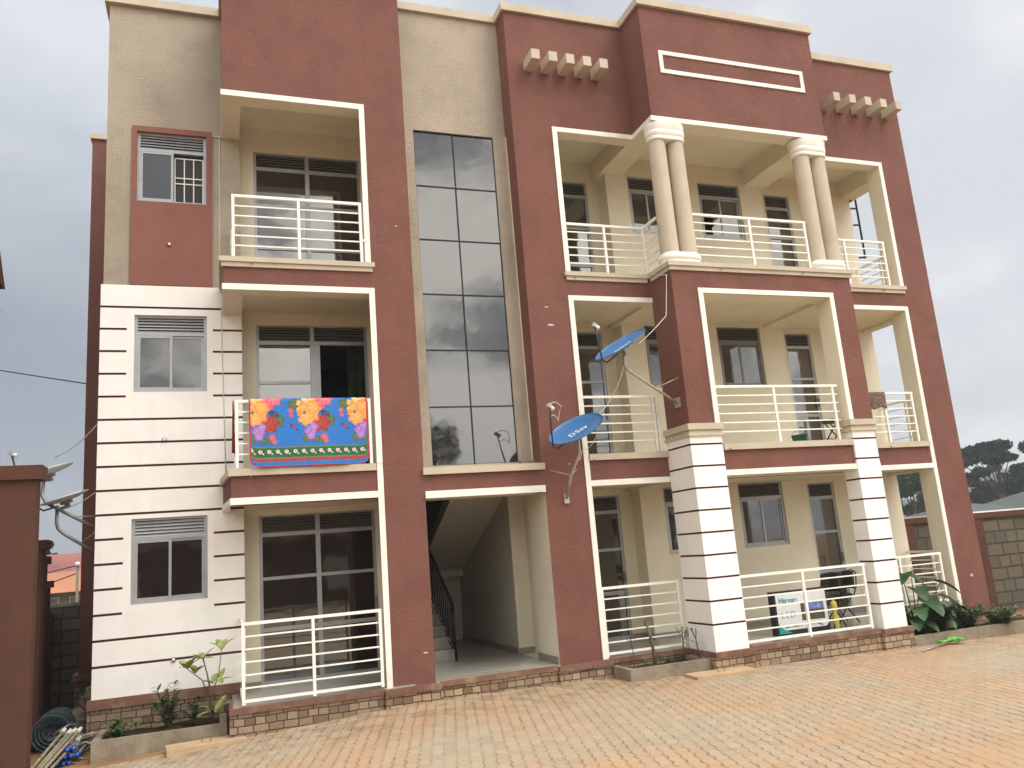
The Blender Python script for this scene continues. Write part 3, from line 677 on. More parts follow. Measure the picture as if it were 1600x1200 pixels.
MB().tube([(-2.84, 1.322, 8.9), (-2.85, 1.325, 6.3), (-2.83, 1.29, 5.6), (-2.80, 1.29, 4.2), (-2.78, 1.29, 3.2)], .007, 'wirewhite', 5).build('cable', B)
MB().box(-2.95, -2.80, 1.30, 1.325, 8.86, 8.875, 'wirewhite').build('cable', B)
MB().lathe((6.3, .2, 5.88), [(.05, 0), (.045, .02)], 'trim', 12).build('ceiling_light', B); MB().lathe((9.0, .8, 5.88), [(.05, 0), (.045, .02)], 'trim', 12).build('ceiling_light', B)
dp = MB().tube([(10.86, 1.72, 10.6), (10.86, 1.72, 7.55)], .022, 'blackmetal')  # dark vertical pipe held off the side wall by short brackets
for z in (8.75, 8.35, 7.95, 7.57): dp.tube([(10.86, 1.72, z), (10.52, 1.72, z - .02)], .022, 'blackmetal')
dp.build('bracketed_pipe', B)

# ------------------------------------------------------------------ laundry and things on the balconies
def blanket():
    X0, X1, ZT, ZB, y = -2.475, -.815, 4.135, 3.15, -.075
    NX, NZ = 300, 190
    def fl(u, v, cu, cv, r, n, ph, c0, c1):
        dx, dy = (u - cu) * 1.66, (v - cv) * 1.0
        d_ = math.hypot(dx, dy); a = math.atan2(dy, dx)
        rr = r * 1.10 * (1 + .16 * math.cos(n * a + ph) + .07 * math.cos((2 * n + 1) * a + ph * 2))
        if d_ > rr: return None
        k = d_ / rr; s = .5 + .5 * math.sin(a * n * 1.0 + ph + k * 9) ; w = max(0, min(1, .55 * k + .45 * s))
        return tuple(c0[i] * (1 - w) + c1[i] * w for i in range(3))
    yel = ((.85, .70, .22), (.80, .30, .03)); yl2 = ((.82, .78, .45), (.86, .62, .15)); red = ((.60, .07, .04), (.22, .015, .02)); pk = ((.80, .35, .38), (.68, .07, .12)); pu = ((.72, .45, .72), (.36, .08, .40)); gr = ((.20, .22, .08), (.05, .09, .03)); mg = ((.75, .30, .38), (.42, .02, .10)); bl = ((.05, .07, .3), (.03, .03, .12))
    spec = [(-.11, .10, .08, 5, 1, gr), (-.015, .60, .05, 4, 0, gr), (.075, .62, .045, 4, 1, gr), (.19, .30, .075, 4, 0, gr), (.205, .36, .07, 5, 2, gr), (.135, .62, .05, 4, 2, gr), (.02, .50, .06, 4, 2, gr),
            (.11, .04, .11, 6, 0, pk), (.17, .02, .09, 6, 1, pk), (.10, .19, .045, 4, 0, bl), (.15, .22, .035, 3, 1, bl), (.19, .26, .025, 3, 1, bl),
            (.125, .38, .115, 6, .5, red), (.075, .30, .055, 5, 0, mg), (-.045, .30, .02, 3, 0, bl), (.0, .13, .125, 7, 0, yl2), (.02, .20, .14, 6, 1.2, yel), (-.005, .30, .10, 6, 2, yel), (.055, .14, .08, 5, 3, yel),
            (-.02, .22, .02, 4, 0, gr), (.03, .50, .075, 6, 0, pu), (.06, .43, .055, 5, 1, pu), (.035, .56, .055, 5, 2, pu), (.15, .58, .045, 6, 0, mg), (.17, .64, .035, 5, 0, mg), (-.145, .19, .035, 6, 0, mg), (-.14, .26, .03, 5, 1, mg), (-.135, .41, .022, 3, 1, bl), (-.115, .42, .024, 3, 2, red), (-.09, .47, .014, 2, 1, bl)]
    def col(u, v):
        # u 0..1 across, v 0..1 from top
        if u < .012 or u > .988 or v > .985: return (.45, .03, .05)
        if .715 < v < .88:
            if v < .728 or v > .865: return (.20, .22, .04)
            k = (u * 14.0 + .3) % 1 - .5; dd = math.hypot(k * .118, (v - .785)); d2 = math.hypot((k - .33) * .118, v - .815)
            if dd < .010: return (.55, .06, .12)
            if dd < .028: return (.85, .78, .74)
            if d2 < .012: return (.70, .78, .70)
            if dd < .045 and v > .785: return (.015, .03, .02)
            return (.012, .125, .05)
        if .88 <= v < .93 + .012 * math.sin(u * 180):
            return (.42, .03, .09) if math.sin(u * 90) > -.6 else (.25, .10, .05)
        for base in (.045, .475, .905):
            for cu, cv, r, n, ph, cc in reversed(spec):
                q = fl(u, v, base + cu * .93, cv, r, n, ph, *cc)
                if q: return q
        t_ = .9 + .1 * math.sin(u * 3)
        return (.012 * t_, .215 * t_, .56 * t_)
    def deep(c, u, v):
        k = .86 + .14 * noise.noise(Vector((u * 60, v * 36, 2)))
        return tuple(max(.003, (x * k) * (1.0 if x == max(c) else .78)) for x in c)
    b = MB(); b.mi('printed'); cols = []
    for j in range(NZ + 1):
        v = j / NZ
        for i in range(NX + 1):
            u = i / NX; x = X0 + (X1 - X0) * u
            r_ = .055; e = min(u, 1 - u) * (X1 - X0); zb = ZB
            if e < r_ * 2.2: zb += (1 - math.sqrt(max(0, 1 - ((r_ * 2.2 - e) / (r_ * 2.2)) ** 2))) * r_ * 2
            z = ZT - (ZT - zb) * v
            yy = y - .012 * math.sin(u * 11 + 1) * v - .02 * v * math.sin(u * 4) - .006 * math.sin(u * 31 + v * 3)
            if v < .03: yy = y + (.03 - v) * 1.4
            b.v.append((x, yy, z)); cols.append(deep(col(u, v), u, v) + (1,))
    for j in range(NZ):
        for i in range(NX): b.f.append((j * (NX + 1) + i, (j + 1) * (NX + 1) + i, (j + 1) * (NX + 1) + i + 1, j * (NX + 1) + i + 1)); b.m.append(0); b.sm.append(True)
    # the half that hangs inside the rail
    o0 = len(b.v); n2 = 12
    for j in range(n2 + 1):
        for i in range(NX + 1):
            u = i / NX; x = X0 + (X1 - X0) * u; v = j / n2
            b.v.append((x, -.033 + .05 * min(1, v * 6) + .004 * math.sin(u * 20), ZT + .002 - .5 * v)); cols.append(deep(col(u, v * .5), u, v) + (1,))
    for j in range(n2):
        for i in range(NX): b.f.append((o0 + j * (NX + 1) + i, o0 + j * (NX + 1) + i + 1, o0 + (j + 1) * (NX + 1) + i + 1, o0 + (j + 1) * (NX + 1) + i)); b.m.append(0); b.sm.append(True)
    o = b.build('blanket')
    at = o.data.color_attributes.new('pattern', 'FLOAT_COLOR', 'POINT')
    at.data.foreach_set('color', [q for c in cols for q in c])
    tag(recenter(o), 'bright blue blanket printed with large flowers, hanging over the balcony rail', 'blanket')
blanket()
def cloth(x0, x1, y0, y1, zt, zb, m, label, cat, name, axis='x', amp=.02):
    b = MB(); b.mi(m); N, K = 14, 12
    for j in range(K + 1):
        for i in range(N + 1):
            u, v = i / N, j / K
            x = x0 + (x1 - x0) * u; y = y0 + (y1 - y0) * u; w = amp * math.sin(u * 13 + v * 2) * (.3 + v)
            b.v.append((x + (w if axis == 'y' else 0), y + (w if axis == 'x' else 0), zt - (zt - zb) * v * (1 + .06 * math.sin(u * 7))))
    for j in range(K):
        for i in range(N): b.f.append((j * (N + 1) + i, j * (N + 1) + i + 1, (j + 1) * (N + 1) + i + 1, (j + 1) * (N + 1) + i)); b.m.append(0); b.sm.append(True)
    o = b.build(name); md = o.modifiers.new('thick', 'SOLIDIFY'); md.thickness = .008
    return tag(recenter(o), label, cat)
cloth(-2.69, -2.685, -.02, .30, 4.12, 3.42, 'redcloth', 'dark red cloth hanging on the side rail left of the flowered blanket', 'cloth', 'hanging_cloth', 'y', .015)
cloth(8.62, 9.02, .01, .012, 4.13, 3.82, 'browncloth', 'brown patterned towel over the rail of the right corner balcony', 'towel', 'towel', 'x', .006)
cloth(-.80, -.50, 1.86, 1.84, 5.55, 3.18, 'greencurtain', 'olive green curtain inside the open sliding door of the middle floor', 'curtain', 'curtain', 'x', .04)
# bucket
def bucket(loc, label):
    o = thing('bucket', label, 'bucket', loc); x, y, z = loc
    MB().lathe((x, y, z), [(.10, 0), (.14, .27), (.15, .27), (.15, .29), (.135, .29), (.10, .02)], 'bucket', 20).build('bucket_body', o, smooth_angle=40)
    MB().tube([(x + .145 * math.cos(a), y + .02, z + .28 + .10 * math.sin(a)) for a in fr(0, math.pi, 10)], .005, 'galv', 5).build('handle', o)
bucket((7.35, .55, 3.14), 'dark green bucket on the middle centre balcony by the door')

def chair(loc, rz, label):
    o = thing('chair', label, 'chair', loc, 'black chairs on the balconies'); o['_o'] = (0, 0, 0)
    MB().lathe((0, 0, .44), [(.20, 0), (.225, .015), (.225, .045), (.19, .06)], 'black', 20).build('seat', o, smooth_angle=40)
    b = MB(); N = 8
    pts = []
    for j in range(5):
        for i in range(N + 1):
            a = -.9 + 1.8 * i / N; r = .23
            pts.append((-.04 - r * math.cos(a) * .85 - j * .012, r * math.sin(a) * (1 - .06 * j), .58 + j * .075))
    fs = [(j * (N + 1) + i, j * (N + 1) + i + 1, (j + 1) * (N + 1) + i + 1, (j + 1) * (N + 1) + i) for j in range(4) for i in range(N)]
    b.add(pts, fs, 'black', True); bk = b.build('backrest', o); md = bk.modifiers.new('thick', 'SOLIDIFY'); md.thickness = .035
    f = MB()
    for s in (-1, 1): f.tube([(-.17, s * .17, .45), (-.24, s * .19, .62), (-.27, s * .19, .86)], .011, 'blackmetal', 6)
    f.tube([(-.27, -.19, .86), (-.31, 0, .90), (-.27, .19, .86)], .011, 'blackmetal', 6); f.build('back_frame', o)
    for sx in (-1, 1):
        for sy in (-1, 1): MB().tube([(-sx * .12, sy * .17, .44), (sx * .20, sy * .19, 0)], .012, 'blackmetal', 6).build('leg', o)
    s = MB(); s.tube([(.09, -.18, .15), (.09, .18, .15)], .008, 'blackmetal', 6); s.build('stretcher', o)
    o.rotation_euler.z = rz
    return o
chair((7.02, .10, .02), R(200), 'black padded chair beside the television box on the ground floor balcony')
chair((7.62, .45, .02), R(170), 'black padded chair at the right end of the ground floor balcony')
chair((7.80, .10, 3.14), R(120), 'black chair standing in for a pointed black cloth, low at the right end of the middle centre balcony')  # chair model used in place of a pointed black cloth

# television carton
def textmesh(txt, size, m, name, parent, mat4, bold=0, ext=.001, xs=1):
    cu = bpy.data.curves.new(name, 'FONT'); cu.body = txt; cu.size = size; cu.extrude = ext; cu.offset = bold; cu.space_character = xs
    to = bpy.data.objects.new(name + '_tmp', cu); COL.objects.link(to); dg = bpy.context.evaluated_depsgraph_get(); dg.update()
    me = bpy.data.meshes.new_from_object(to.evaluated_get(dg)); bpy.data.objects.remove(to)
    me.materials.clear(); me.materials.append(MATS[m]); me.transform(mat4); me.name = name
    o = bpy.data.objects.new(name, me); COL.objects.link(o); o.parent = parent; return o
def tvbox():
    o = thing('television_box', 'white and black television carton standing behind the ground floor railing', 'box', (6.28, -.16, .02)); o['_o'] = (0, 0, 0)
    w, h, dpt = 1.06, .70, .14
    MB().box(-w / 2, w / 2, 0, dpt, 0, h, 'black').build('carton', o)
    c = .06; x0, x1, z0, z1 = -w / 2 + .045, w / 2 - .012, .075, h - .04; y = -.002
    pts = [(x0 + .12, z0), (x1 - c, z0), (x1, z0 + c), (x1 - .01, z1 - .02), (x1 - .04, z1), (x0, z1), (x0, z0 + .11)]
    f = MB(); f.add([(px, y, pz) for px, pz in pts] + [(px, 0.0, pz) for px, pz in pts], [tuple(range(7))[::1]] + [(i, i + 7, (i + 1) % 7 + 7, (i + 1) % 7) for i in range(7)], 'cardwhite'); fo = f.build('printed_face', o)
    MB().add([(x0, y, z0 + .10), (x0, y, z0 - .05), (x0 + .26, y, z0 - .05), (x0 + .13, y, z0)], [(0, 1, 2, 3)], 'teal').build('corner_patch', o)
    # picture, as painted cells
    px0, px1, pz0, pz1 = x0 + .47, x1 - .07, .20, .50; b = MB(); b.mi('printed'); N, K = 40, 26; cols = []
    for j in range(K + 1):
        for i in range(N + 1):
            u, v = i / N, j / K; b.v.append((px0 + (px1 - px0) * u, y - .0015, pz0 + (pz1 - pz0) * v))
            n = noise.noise(Vector((u * 7, v * 5, 3))); n2 = noise.noise(Vector((u * 15, v * 11, 8)))
            if v > .55 and u > .3: q = (.12 + .3 * max(0, n), .18 + .28 * max(0, n), .45 + .15 * n)
            else: q = (.05 + .35 * max(0, n2), .06 + .12 * max(0, n), .03 + .04 * abs(n))
            if .26 < u < .31: q = (.5, .5, .55)
            cols.append(tuple(max(.01, t) for t in q) + (1,))
    for j in range(K):
        for i in range(N): b.f.append((j * (N + 1) + i, j * (N + 1) + i + 1, (j + 1) * (N + 1) + i + 1, (j + 1) * (N + 1) + i)); b.m.append(0); b.sm.append(False)
    po = b.build('picture', o); at = po.data.color_attributes.new('pattern', 'FLOAT_COLOR', 'POINT'); at.data.foreach_set('color', [q for c_ in cols for q in c_])
    def T4(x, z): return Matrix.Translation((x, y - .003, z)) @ Matrix.Rotation(R(90), 4, 'X')
    textmesh('Hisense', .115, 'teal', 'lettering', o, T4(x0 + .05, .515), .003)
    textmesh('LED', .15, 'inkdark', 'lettering', o, T4(x0 + .07, .27), -.004, xs=1.2)
    textmesh('Digital / Satellite TV', .045, 'inkdark', 'lettering', o, T4(x0 + .10, .115), 0)
    l = MB()
    for s in (-1, 1): l.tube([(.22 + s * .05, y - .004, .14), (.22 + s * .16, y - .004, .10)], .008, 'inkdark', 5)
    l.tube([(.10, y - .004, .135), (.42, y - .004, .15)], .007, 'inkdark', 5); l.build('stand_drawing', o)
    o.rotation_euler.z = R(-1.5)
tvbox()
yb = thing('plastic_container', 'yellow plastic container between the television box and the black chair', 'container', (6.98, -.12, .02))
MB().lathe((6.98, -.12, .02), [(.04, 0), (.05, .02), (.05, .20), (.04, .25), (.05, .30), (.06, .36), (.055, .42), (.03, .45)], 'yellow', 16).build('container_body', yb, smooth_angle=50)
MB().lathe((6.98, -.12, .47), [(.02, 0), (.02, .025)], 'yellow', 12).build('cap', yb)

# ------------------------------------------------------------------ satellite dishes
def dish(name_label, c, n, a, bdir, r, face, back, mast, struts, lnb, logo=None, group='satellite dishes on the building', foot=None):
    """c centre, n facing normal, a in-plane 'down' direction (towards the feed arm), r radius"""
    c = Vector(c); n = Vector(n).normalized(); dn = Vector(a); dn = (dn - n * dn.dot(n)).normalized(); sd = dn.cross(n).normalized()
    o = thing('satellite_dish', name_label, 'satellite dish', tuple(mast[0]), group)
    b = MB(); N, K = 36, 7; b.mi(face); b.mi(back); depth = .07 * r / .45
    for side in (0, 1):
        o0 = len(b.v)
        b.v.append(tuple(c - n * (depth + side * .012)))
        for k in range(1, K + 1):
            for i in range(N):
                t_ = 2 * math.pi * i / N; q = k / K
                b.v.append(tuple(c + (sd * math.cos(t_) * .97 + dn * math.sin(t_)) * r * q - n * (depth * (1 - q * q) + side * .012)))
        for i in range(N):
            f = (o0, o0 + 1 + i, o0 + 1 + (i + 1) % N); b.f.append(f); b.m.append(side); b.sm.append(True)
        for k in range(K - 1):
            for i in range(N):
                f = (o0 + 1 + k * N + i, o0 + 1 + (k + 1) * N + i, o0 + 1 + (k + 1) * N + (i + 1) % N, o0 + 1 + k * N + (i + 1) % N)
                b.f.append(f); b.m.append(side); b.sm.append(True)
    T_ = 1 + K * N
    for i in range(N):
        p, q = 1 + (K - 1) * N + i, 1 + (K - 1) * N + (i + 1) % N; b.f.append((p, q, q + T_, p + T_)); b.m.append(0); b.sm.append(False)
    ro = b.build('reflector', o)
    # feed arm and head
    base = c + dn * r * .98 - n * .04; lnb = Vector(lnb)
    elbow = c + dn * (r * 1.12) - n * .02
    am = MB().tube([c + dn * r * .35 - n * .10, base - n * .05, elbow, elbow + (lnb - elbow) * .5 + n * .01, lnb], .013, 'dishdark', 8); am.build('feed_arm', o)
    ld = (c - lnb).normalized(); u = ld.cross(Vector((0, 0, 1))).normalized(); w = u.cross(ld)
    MB().obox(lnb - ld * .01, (u, w, ld), (.05, .06, .07), 'galvlight').lathe(lnb + ld * .02, [(.028, 0), (.036, .05), (.03, .06)], 'dishwhite', 12, ax=(u, w, ld)).build('feed_head', o)
    m = MB().tube(mast, .024, 'galvlight' if face == 'dishblue' else 'galv', 10)
    m.build('mast', o)
    hp = c - n * (depth + .03)
    MB().obox(hp, (sd, dn, n), (.16, .14, .04), 'galv').obox(hp - n * .05, (sd, dn, n), (.08, .06, .07), 'galv').tube([hp - n * .06, mast[-1]], .018, 'galv', 8).build('mount_bracket', o)
    for s in struts: MB().tube(s, .008, 'galvlight', 6).build('strut', o)
    if foot:
        MB().box(*foot, 'galvlight').build('foot_plate', o)
    if logo:
        rx = logo  # reading direction
        rx = Vector(rx); rx = (rx - n * rx.dot(n)).normalized(); ry = n.cross(rx)
        m4 = Matrix((rx, ry, n)).transposed().to_4x4(); m4.translation = c - rx * .16 - ry * .06 - n * (depth * .93 - .006) - Vector(o.location)
        textmesh('DStv', .155, 'ink', 'lettering', o, m4, .0012, xs=1.12)
    return o
# near blue dish
dish('blue satellite dish on a bent mast left of the middle right balcony', (2.26, -.62, 3.50), (-.474, -.322, .817), (-.87, -.10, -.48), None, .45, 'dishblue', 'dishblue',
     [(2.26, -.03, 2.48), (2.29, -.22, 2.82), (2.36, -.36, 3.06), (2.385, -.40, 3.16), (2.34, -.48, 3.34)], [[(2.03, 0, 2.93), (2.29, -.22, 2.82)], [(2.50, 0, 2.93), (2.29, -.22, 2.82)]], (1.76, -.86, 3.80), logo=(1, -.1, .45), foot=(2.22, 2.30, -.035, 0, 2.40, 2.56))
dish('blue satellite dish higher up, on a long bent mast from the centre bay side', (3.05, -.85, 4.78), (-.539, -.137, .831), (-.80, -.25, -.55), None, .46, 'dishblue', 'dishblue',
     [(4.19, -.45, 3.90), (3.66, -.60, 4.16), (3.22, -.75, 4.36), (3.13, -.78, 4.44), (3.12, -.80, 4.60)], [[(4.215, -.58, 4.30), (3.75, -.57, 4.12)], [(4.215, -.15, 4.35), (3.75, -.57, 4.12)]], (2.58, -.98, 5.03), logo=(1, -.1, .55), foot=(4.185, 4.219, -.52, -.38, 3.82, 3.98))
# two white dishes on the left side wall
dish('white satellite dish nearest the wall, lower of the two left dishes', (-5.03, 1.72, 3.04), (-.31, -.08, .95), (-.93, .1, -.36), None, .33, 'dishwhite', 'dishwhite',
     [(-4.57, 1.69, 2.177), (-5.02, 1.70, 2.50), (-5.10, 1.70, 2.58), (-5.12, 1.70, 2.66), (-5.12, 1.70, 2.86)], [[(-4.57, 1.8, 2.55), (-4.80, 1.70, 2.35)]], (-5.50, 1.7, 3.25), foot=(-4.60, -4.561, 1.63, 1.75, 2.09, 2.25))
dish('white satellite dish higher up and farther left, edge hidden by the brown pillar', (-5.32, 2.0, 3.48), (-.31, -.06, .95), (-.93, .1, -.36), None, .36, 'dishwhite', 'dishwhite',
     [(-4.57, 1.63, 2.54), (-5.0, 1.66, 2.80), (-5.26, 1.70, 2.96), (-5.33, 1.75, 3.08), (-5.34, 1.9, 3.34)], [[(-4.57, 1.75, 2.74), (-4.90, 1.65, 2.74)]], (-5.8, 2.0, 3.75), foot=(-4.60, -4.561, 1.58, 1.70, 2.46, 2.62))
def wire(pts, r, m, label, sag=0):
    P_ = []
    for i in range(len(pts) - 1):
        p, q = Vector(pts[i]), Vector(pts[i + 1])
        for k in range(8):
            t_ = k / 8; v = p.lerp(q, t_); v.z -= sag * 4 * t_ * (1 - t_); P_.append(v)
    P_.append(Vector(pts[-1]))
    return tag(recenter(MB().tube(P_, r, m, 5).build('cable')), label, 'cable', None)
wire([(4.16, -.06, 6.28), (4.10, -.75, 6.0), (4.02, -.72, 5.3), (3.35, -.80, 4.75)], .007, 'wirewhite', 'thin pale cable dropping from the top balcony to the upper blue dish', .02)
wire([(3.13, -.80, 4.5), (2.95, -.6, 4.0), (2.62, -.55, 3.68)], .007, 'wirewhite', 'thin pale cable running between the two blue dishes', .05)
wire([(2.66, -.55, 3.66), (2.72, -.35, 3.4), (2.5, -.25, 3.2), (2.36, -.36, 3.05)], .006, 'wirewhite', 'thin pale cable looping down behind the lower blue dish', .06)
wire([(1.76, -.86, 3.83), (1.98, -.8, 3.80), (1.95, -.7, 3.6), (1.8, -.8, 3.66)], .006, 'wirewhite', 'small loop of pale cable at the lower blue dish feed', -.05)
wire([(-4.58, 1.36, 4.05), (-5.2, 1.9, 3.66)], .007, 'wirewhite', 'pale cable from the white banded wall to the upper white dish', .06)
wire([(-4.58, 1.36, 3.05), (-5.05, 1.7, 2.86)], .007, 'wirewhite', 'pale cable from the white banded wall to the lower white dish', .03)
wire([(-14.0, 12, 8.6), (-5.41, 6.5, 5.8)], .012, 'wire', 'dark cable crossing the sky to the rear of the building', .05)

# ------------------------------------------------------------------ planters
def planter(x0, x1, y0, y1, zt, zb, label, w=.09):
    o = thing('planter', label, 'planter', ((x0 + x1) / 2, (y0 + y1) / 2, zb))
    b = csg([('+', x0, x1, y0, y1, zb, zt, 'concrete'), ('-', x0 + w, x1 - w, y0 + w, y1, zb + .05, zt, 'concrete')])
    # weathered rim
    b.v = [(v[0] + .008 * noise.noise(Vector(v) * 9), v[1] + .008 * noise.noise(Vector(v) * 7), v[2]) for v in b.v]
    b.build('planter_box', o)
    s = MB(); s.mi('soil'); N, K = 30, 8
    for j in range(K + 1):
        for i in range(N + 1):
            x, y = x0 + w + (x1 - x0 - 2 * w) * i / N, y0 + w + (y1 - y0 - w) * j / K
            s.v.append((x, y, zt - .05 + .05 * noise.noise(Vector((x * 3, y * 3, 1)))))
    for j in range(K):
        for i in range(N): s.f.append((j * (N + 1) + i, j * (N + 1) + i + 1, (j + 1) * (N + 1) + i + 1, (j + 1) * (N + 1) + i)); s.m.append(0); s.sm.append(True)
    s.build('soil_bed', o)
planter(-4.42, -2.80, .30, 1.22, -.20, -.60, 'long concrete planter under the white banded wall, at the left corner')
planter(2.74, 4.11, -.66, -.08, -.09, -.32, 'short concrete planter with dry stems, left of the white pier')
planter(7.99, 14.5, -.76, -.08, -.18, -.55, 'long concrete planter along the right wing, full of green plants')
def slabthing(cx, cy, lx, ly, rz, label):
    z = gz(cx, cy); o = thing('manhole_cover', label, 'manhole cover', (cx, cy, z)); o['_o'] = (0, 0, 0)
    MB().box(-lx / 2, lx / 2, -ly / 2, ly / 2, -.03, .05, 'slab').build('slab', o)
    MB().tube([(-.05, 0, .05), (-.06, 0, .10), (.0, .01, .12), (.06, 0, .10), (.05, 0, .05)], .006, 'brown', 5).build('lifting_handle', o)
    o.rotation_euler.z = rz
slabthing(-3.05, -.05, .95, .42, R(6), 'pale concrete cover slab on the paving before the left planter')
slabthing(4.05, -1.0, 1.0, .42, R(-4), 'pale concrete cover slab on the paving before the white pier')
# mop
mo = thing('mop', 'mop with a lime green head lying on the paving before the right planter', 'mop', (8.2, -1.0, gz(8, -1)))
z = gz(8.2, -1) + .03
MB().tube([(7.55, -1.30, z - .01), (8.45, -.98, z + .02)], .014, 'galv', 8).build('handle', mo)
b = MB()
for k in range(60):
    a = random.uniform(-.5, .5); L = random.uniform(.12, .30); s = Vector((8.45, -.98, z + .02)); e = s + Vector((math.cos(a + .1) * L, math.sin(a + .1) * L * 1.2, random.uniform(-.02, .03)))
    b.tube([s + Vector((-.18, random.uniform(-.05, .05), random.uniform(0, .03))), s + Vector((0, random.uniform(-.02, .02), .02)), s.lerp(e, .5) + Vector((0, 0, .04)), e], .012, 'mopgreen', 5)
b.build('mop_head', mo)

# ------------------------------------------------------------------ plants
def leaf(b, p, d, L, w, m, droop=.4, n=5, heart=False, up=Vector((0, 0, 1))):
    p = Vector(p); d = Vector(d).normalized(); s = d.cross(up)
    if s.length < .05: s = Vector((1, 0, 0))
    s.normalize(); vs = []; cur = p.copy(); dd = d.copy()
    for i in range(n + 1):
        t_ = i / n
        ww = w * (math.sin(math.pi * min(1, t_ * .92 + .08)) ** .8 if not heart else (1 - t_) ** .6 * (1.05 if t_ > .12 else .8))
        if i == n: ww = .002
        nrm = s.cross(dd).normalized()
        vs += [cur - s * ww / 2 + nrm * ww * .13, cur, cur + s * ww / 2 + nrm * ww * .13]
        cur = cur + dd * (L / n); dd = (dd - up * droop / n).normalized()
    fs = []
    for i in range(n):
        a = i * 3; fs += [(a, a + 1, a + 4, a + 3), (a + 1, a + 2, a + 5, a + 4)]
    b.add(vs, fs, m, True)
def bushy(name, loc, h, r, n, m, label, cat, ll=.07, group=None, sm='stem', spread=1.0):
    o = thing(name, label, cat, loc, group); x, y, z = loc; st_ = MB(); lf = MB()
    for k in range(max(3, n // 14)):
        a = random.uniform(0, 6.283); q = Vector((math.cos(a), math.sin(a), 0)) * r * random.uniform(.2, 1); hh = h * random.uniform(.5, 1)
        p0 = Vector((x, y, z - .03)) + q * .15; p1 = Vector((x, y, z)) + q * .5 + Vector((0, 0, hh * .55)); p2 = Vector((x, y, z)) + q * spread + Vector((0, 0, hh))
        st_.tube([p0, p1, p2], .006, sm, 5, taper=.003)
        for j in range(14):
            t_ = random.uniform(.15, 1); pp = p0.lerp(p1, t_ * 2) if t_ < .5 else p1.lerp(p2, t_ * 2 - 1)
            aa = random.uniform(0, 6.283); leaf(lf, pp, (math.cos(aa), math.sin(aa), random.uniform(-.1, .9)), ll * random.uniform(.6, 1.4), ll * .42, m, random.uniform(.2, .9), 3)
    st_.build('stems', o); lf.build('leaves', o)
    return o
bushy('weed', (-3.52, .75, -.25), .62, .20, 220, 'leafdark', 'tall dark green weed in the middle of the left planter', 'plant', .10)
bushy('weed', (-4.15, .70, -.25), .24, .22, 110, 'leafmid', 'low straggly weed at the left end of the left planter', 'plant', .12)
bushy('weed', (-3.22, .80, -.25), .36, .16, 90, 'leafdark', 'small dark weed beside the yellow leaved plant', 'plant', .09)
o = thing('croton_plant', 'yellow green broad leaved plant at the right end of the left planter', 'plant', (-2.98, .72, -.25)); s_ = MB(); l_ = MB()
s_.tube([(-2.98, .72, -.27), (-2.99, .70, .1), (-3.05, .68, .42), (-3.10, .68, .62)], .014, 'drystem', 7, taper=.008); s_.tube([(-2.99, .70, .05), (-3.12, .66, .35), (-3.3, .6, .52)], .010, 'drystem', 6, taper=.006); s_.tube([(-2.99, .70, .12), (-2.90, .66, .4), (-2.86, .66, .72)], .010, 'drystem', 6, taper=.006)
for (px, py, pz, n_, L) in ((-3.10, .68, .62, 6, .22), (-3.3, .6, .52, 9, .26), (-2.86, .66, .72, 6, .26), (-2.98, .68, .28, 3, .20), (-2.95, .66, -.1, 9, .30), (-2.90, .62, .3, 3, .26), (-3.2, .62, .45, 4, .2)):
    for k in range(n_):
        a = random.uniform(0, 6.283); leaf(l_, (px, py, pz), (math.cos(a), math.sin(a), random.uniform(.1, 1.5)), L * random.uniform(.7, 1.1), .095, 'leafyellow', .7, 5)
s_.build('stems', o); l_.build('leaves', o)
# dry stems in the short planter
for i, (x, y, h, lean, thick, lab) in enumerate(((2.98, -.35, .42, -.03, .008, 'thin dry twig at the left end of the short planter'), (3.32, -.38, .66, -.10, .028, 'thick cut stem in the middle of the short planter'), (3.90, -.25, .50, .02, .012, 'dry branching stem near the white pier'), (4.05, -.45, .48, -.10, .012, 'spiky green stem at the right end of the short planter'))):
    o = thing('garden_plant', lab, 'plant', (x, y, -.14)); s_ = MB(); p2 = Vector((x + lean, y, -.12 + h))
    s_.tube([(x, y, -.15), (x + lean * .3, y, h * .4), p2], thick, 'drystem', 7, taper=thick * .6)
    l_ = MB()
    if i != 1: s_.tube([(x + lean * .3, y, h * .3), (x + lean + .10, y + .02, h * .72)], thick * .6, 'drystem', 5); s_.tube([(x + lean * .3, y, h * .4), (x - .08, y + .02, h * .75)], thick * .5, 'drystem', 5)
    for k in range(6 if i != 1 else 4):
        a = random.uniform(0, 6.283); t_ = random.uniform(.4, 1); leaf(l_, Vector((x, y, -.1)).lerp(p2, t_), (math.cos(a), math.sin(a), .8), .09 if i < 3 else .14, .022, 'leafdark' if i != 2 else 'drystem', .6, 3)
    s_.build('stems', o); l_.build('leaves', o)
bushy('weed', (3.55, -.30, -.14), .14, .16, 60, 'leafmid', 'low green seedlings in the short planter', 'plant', .05)
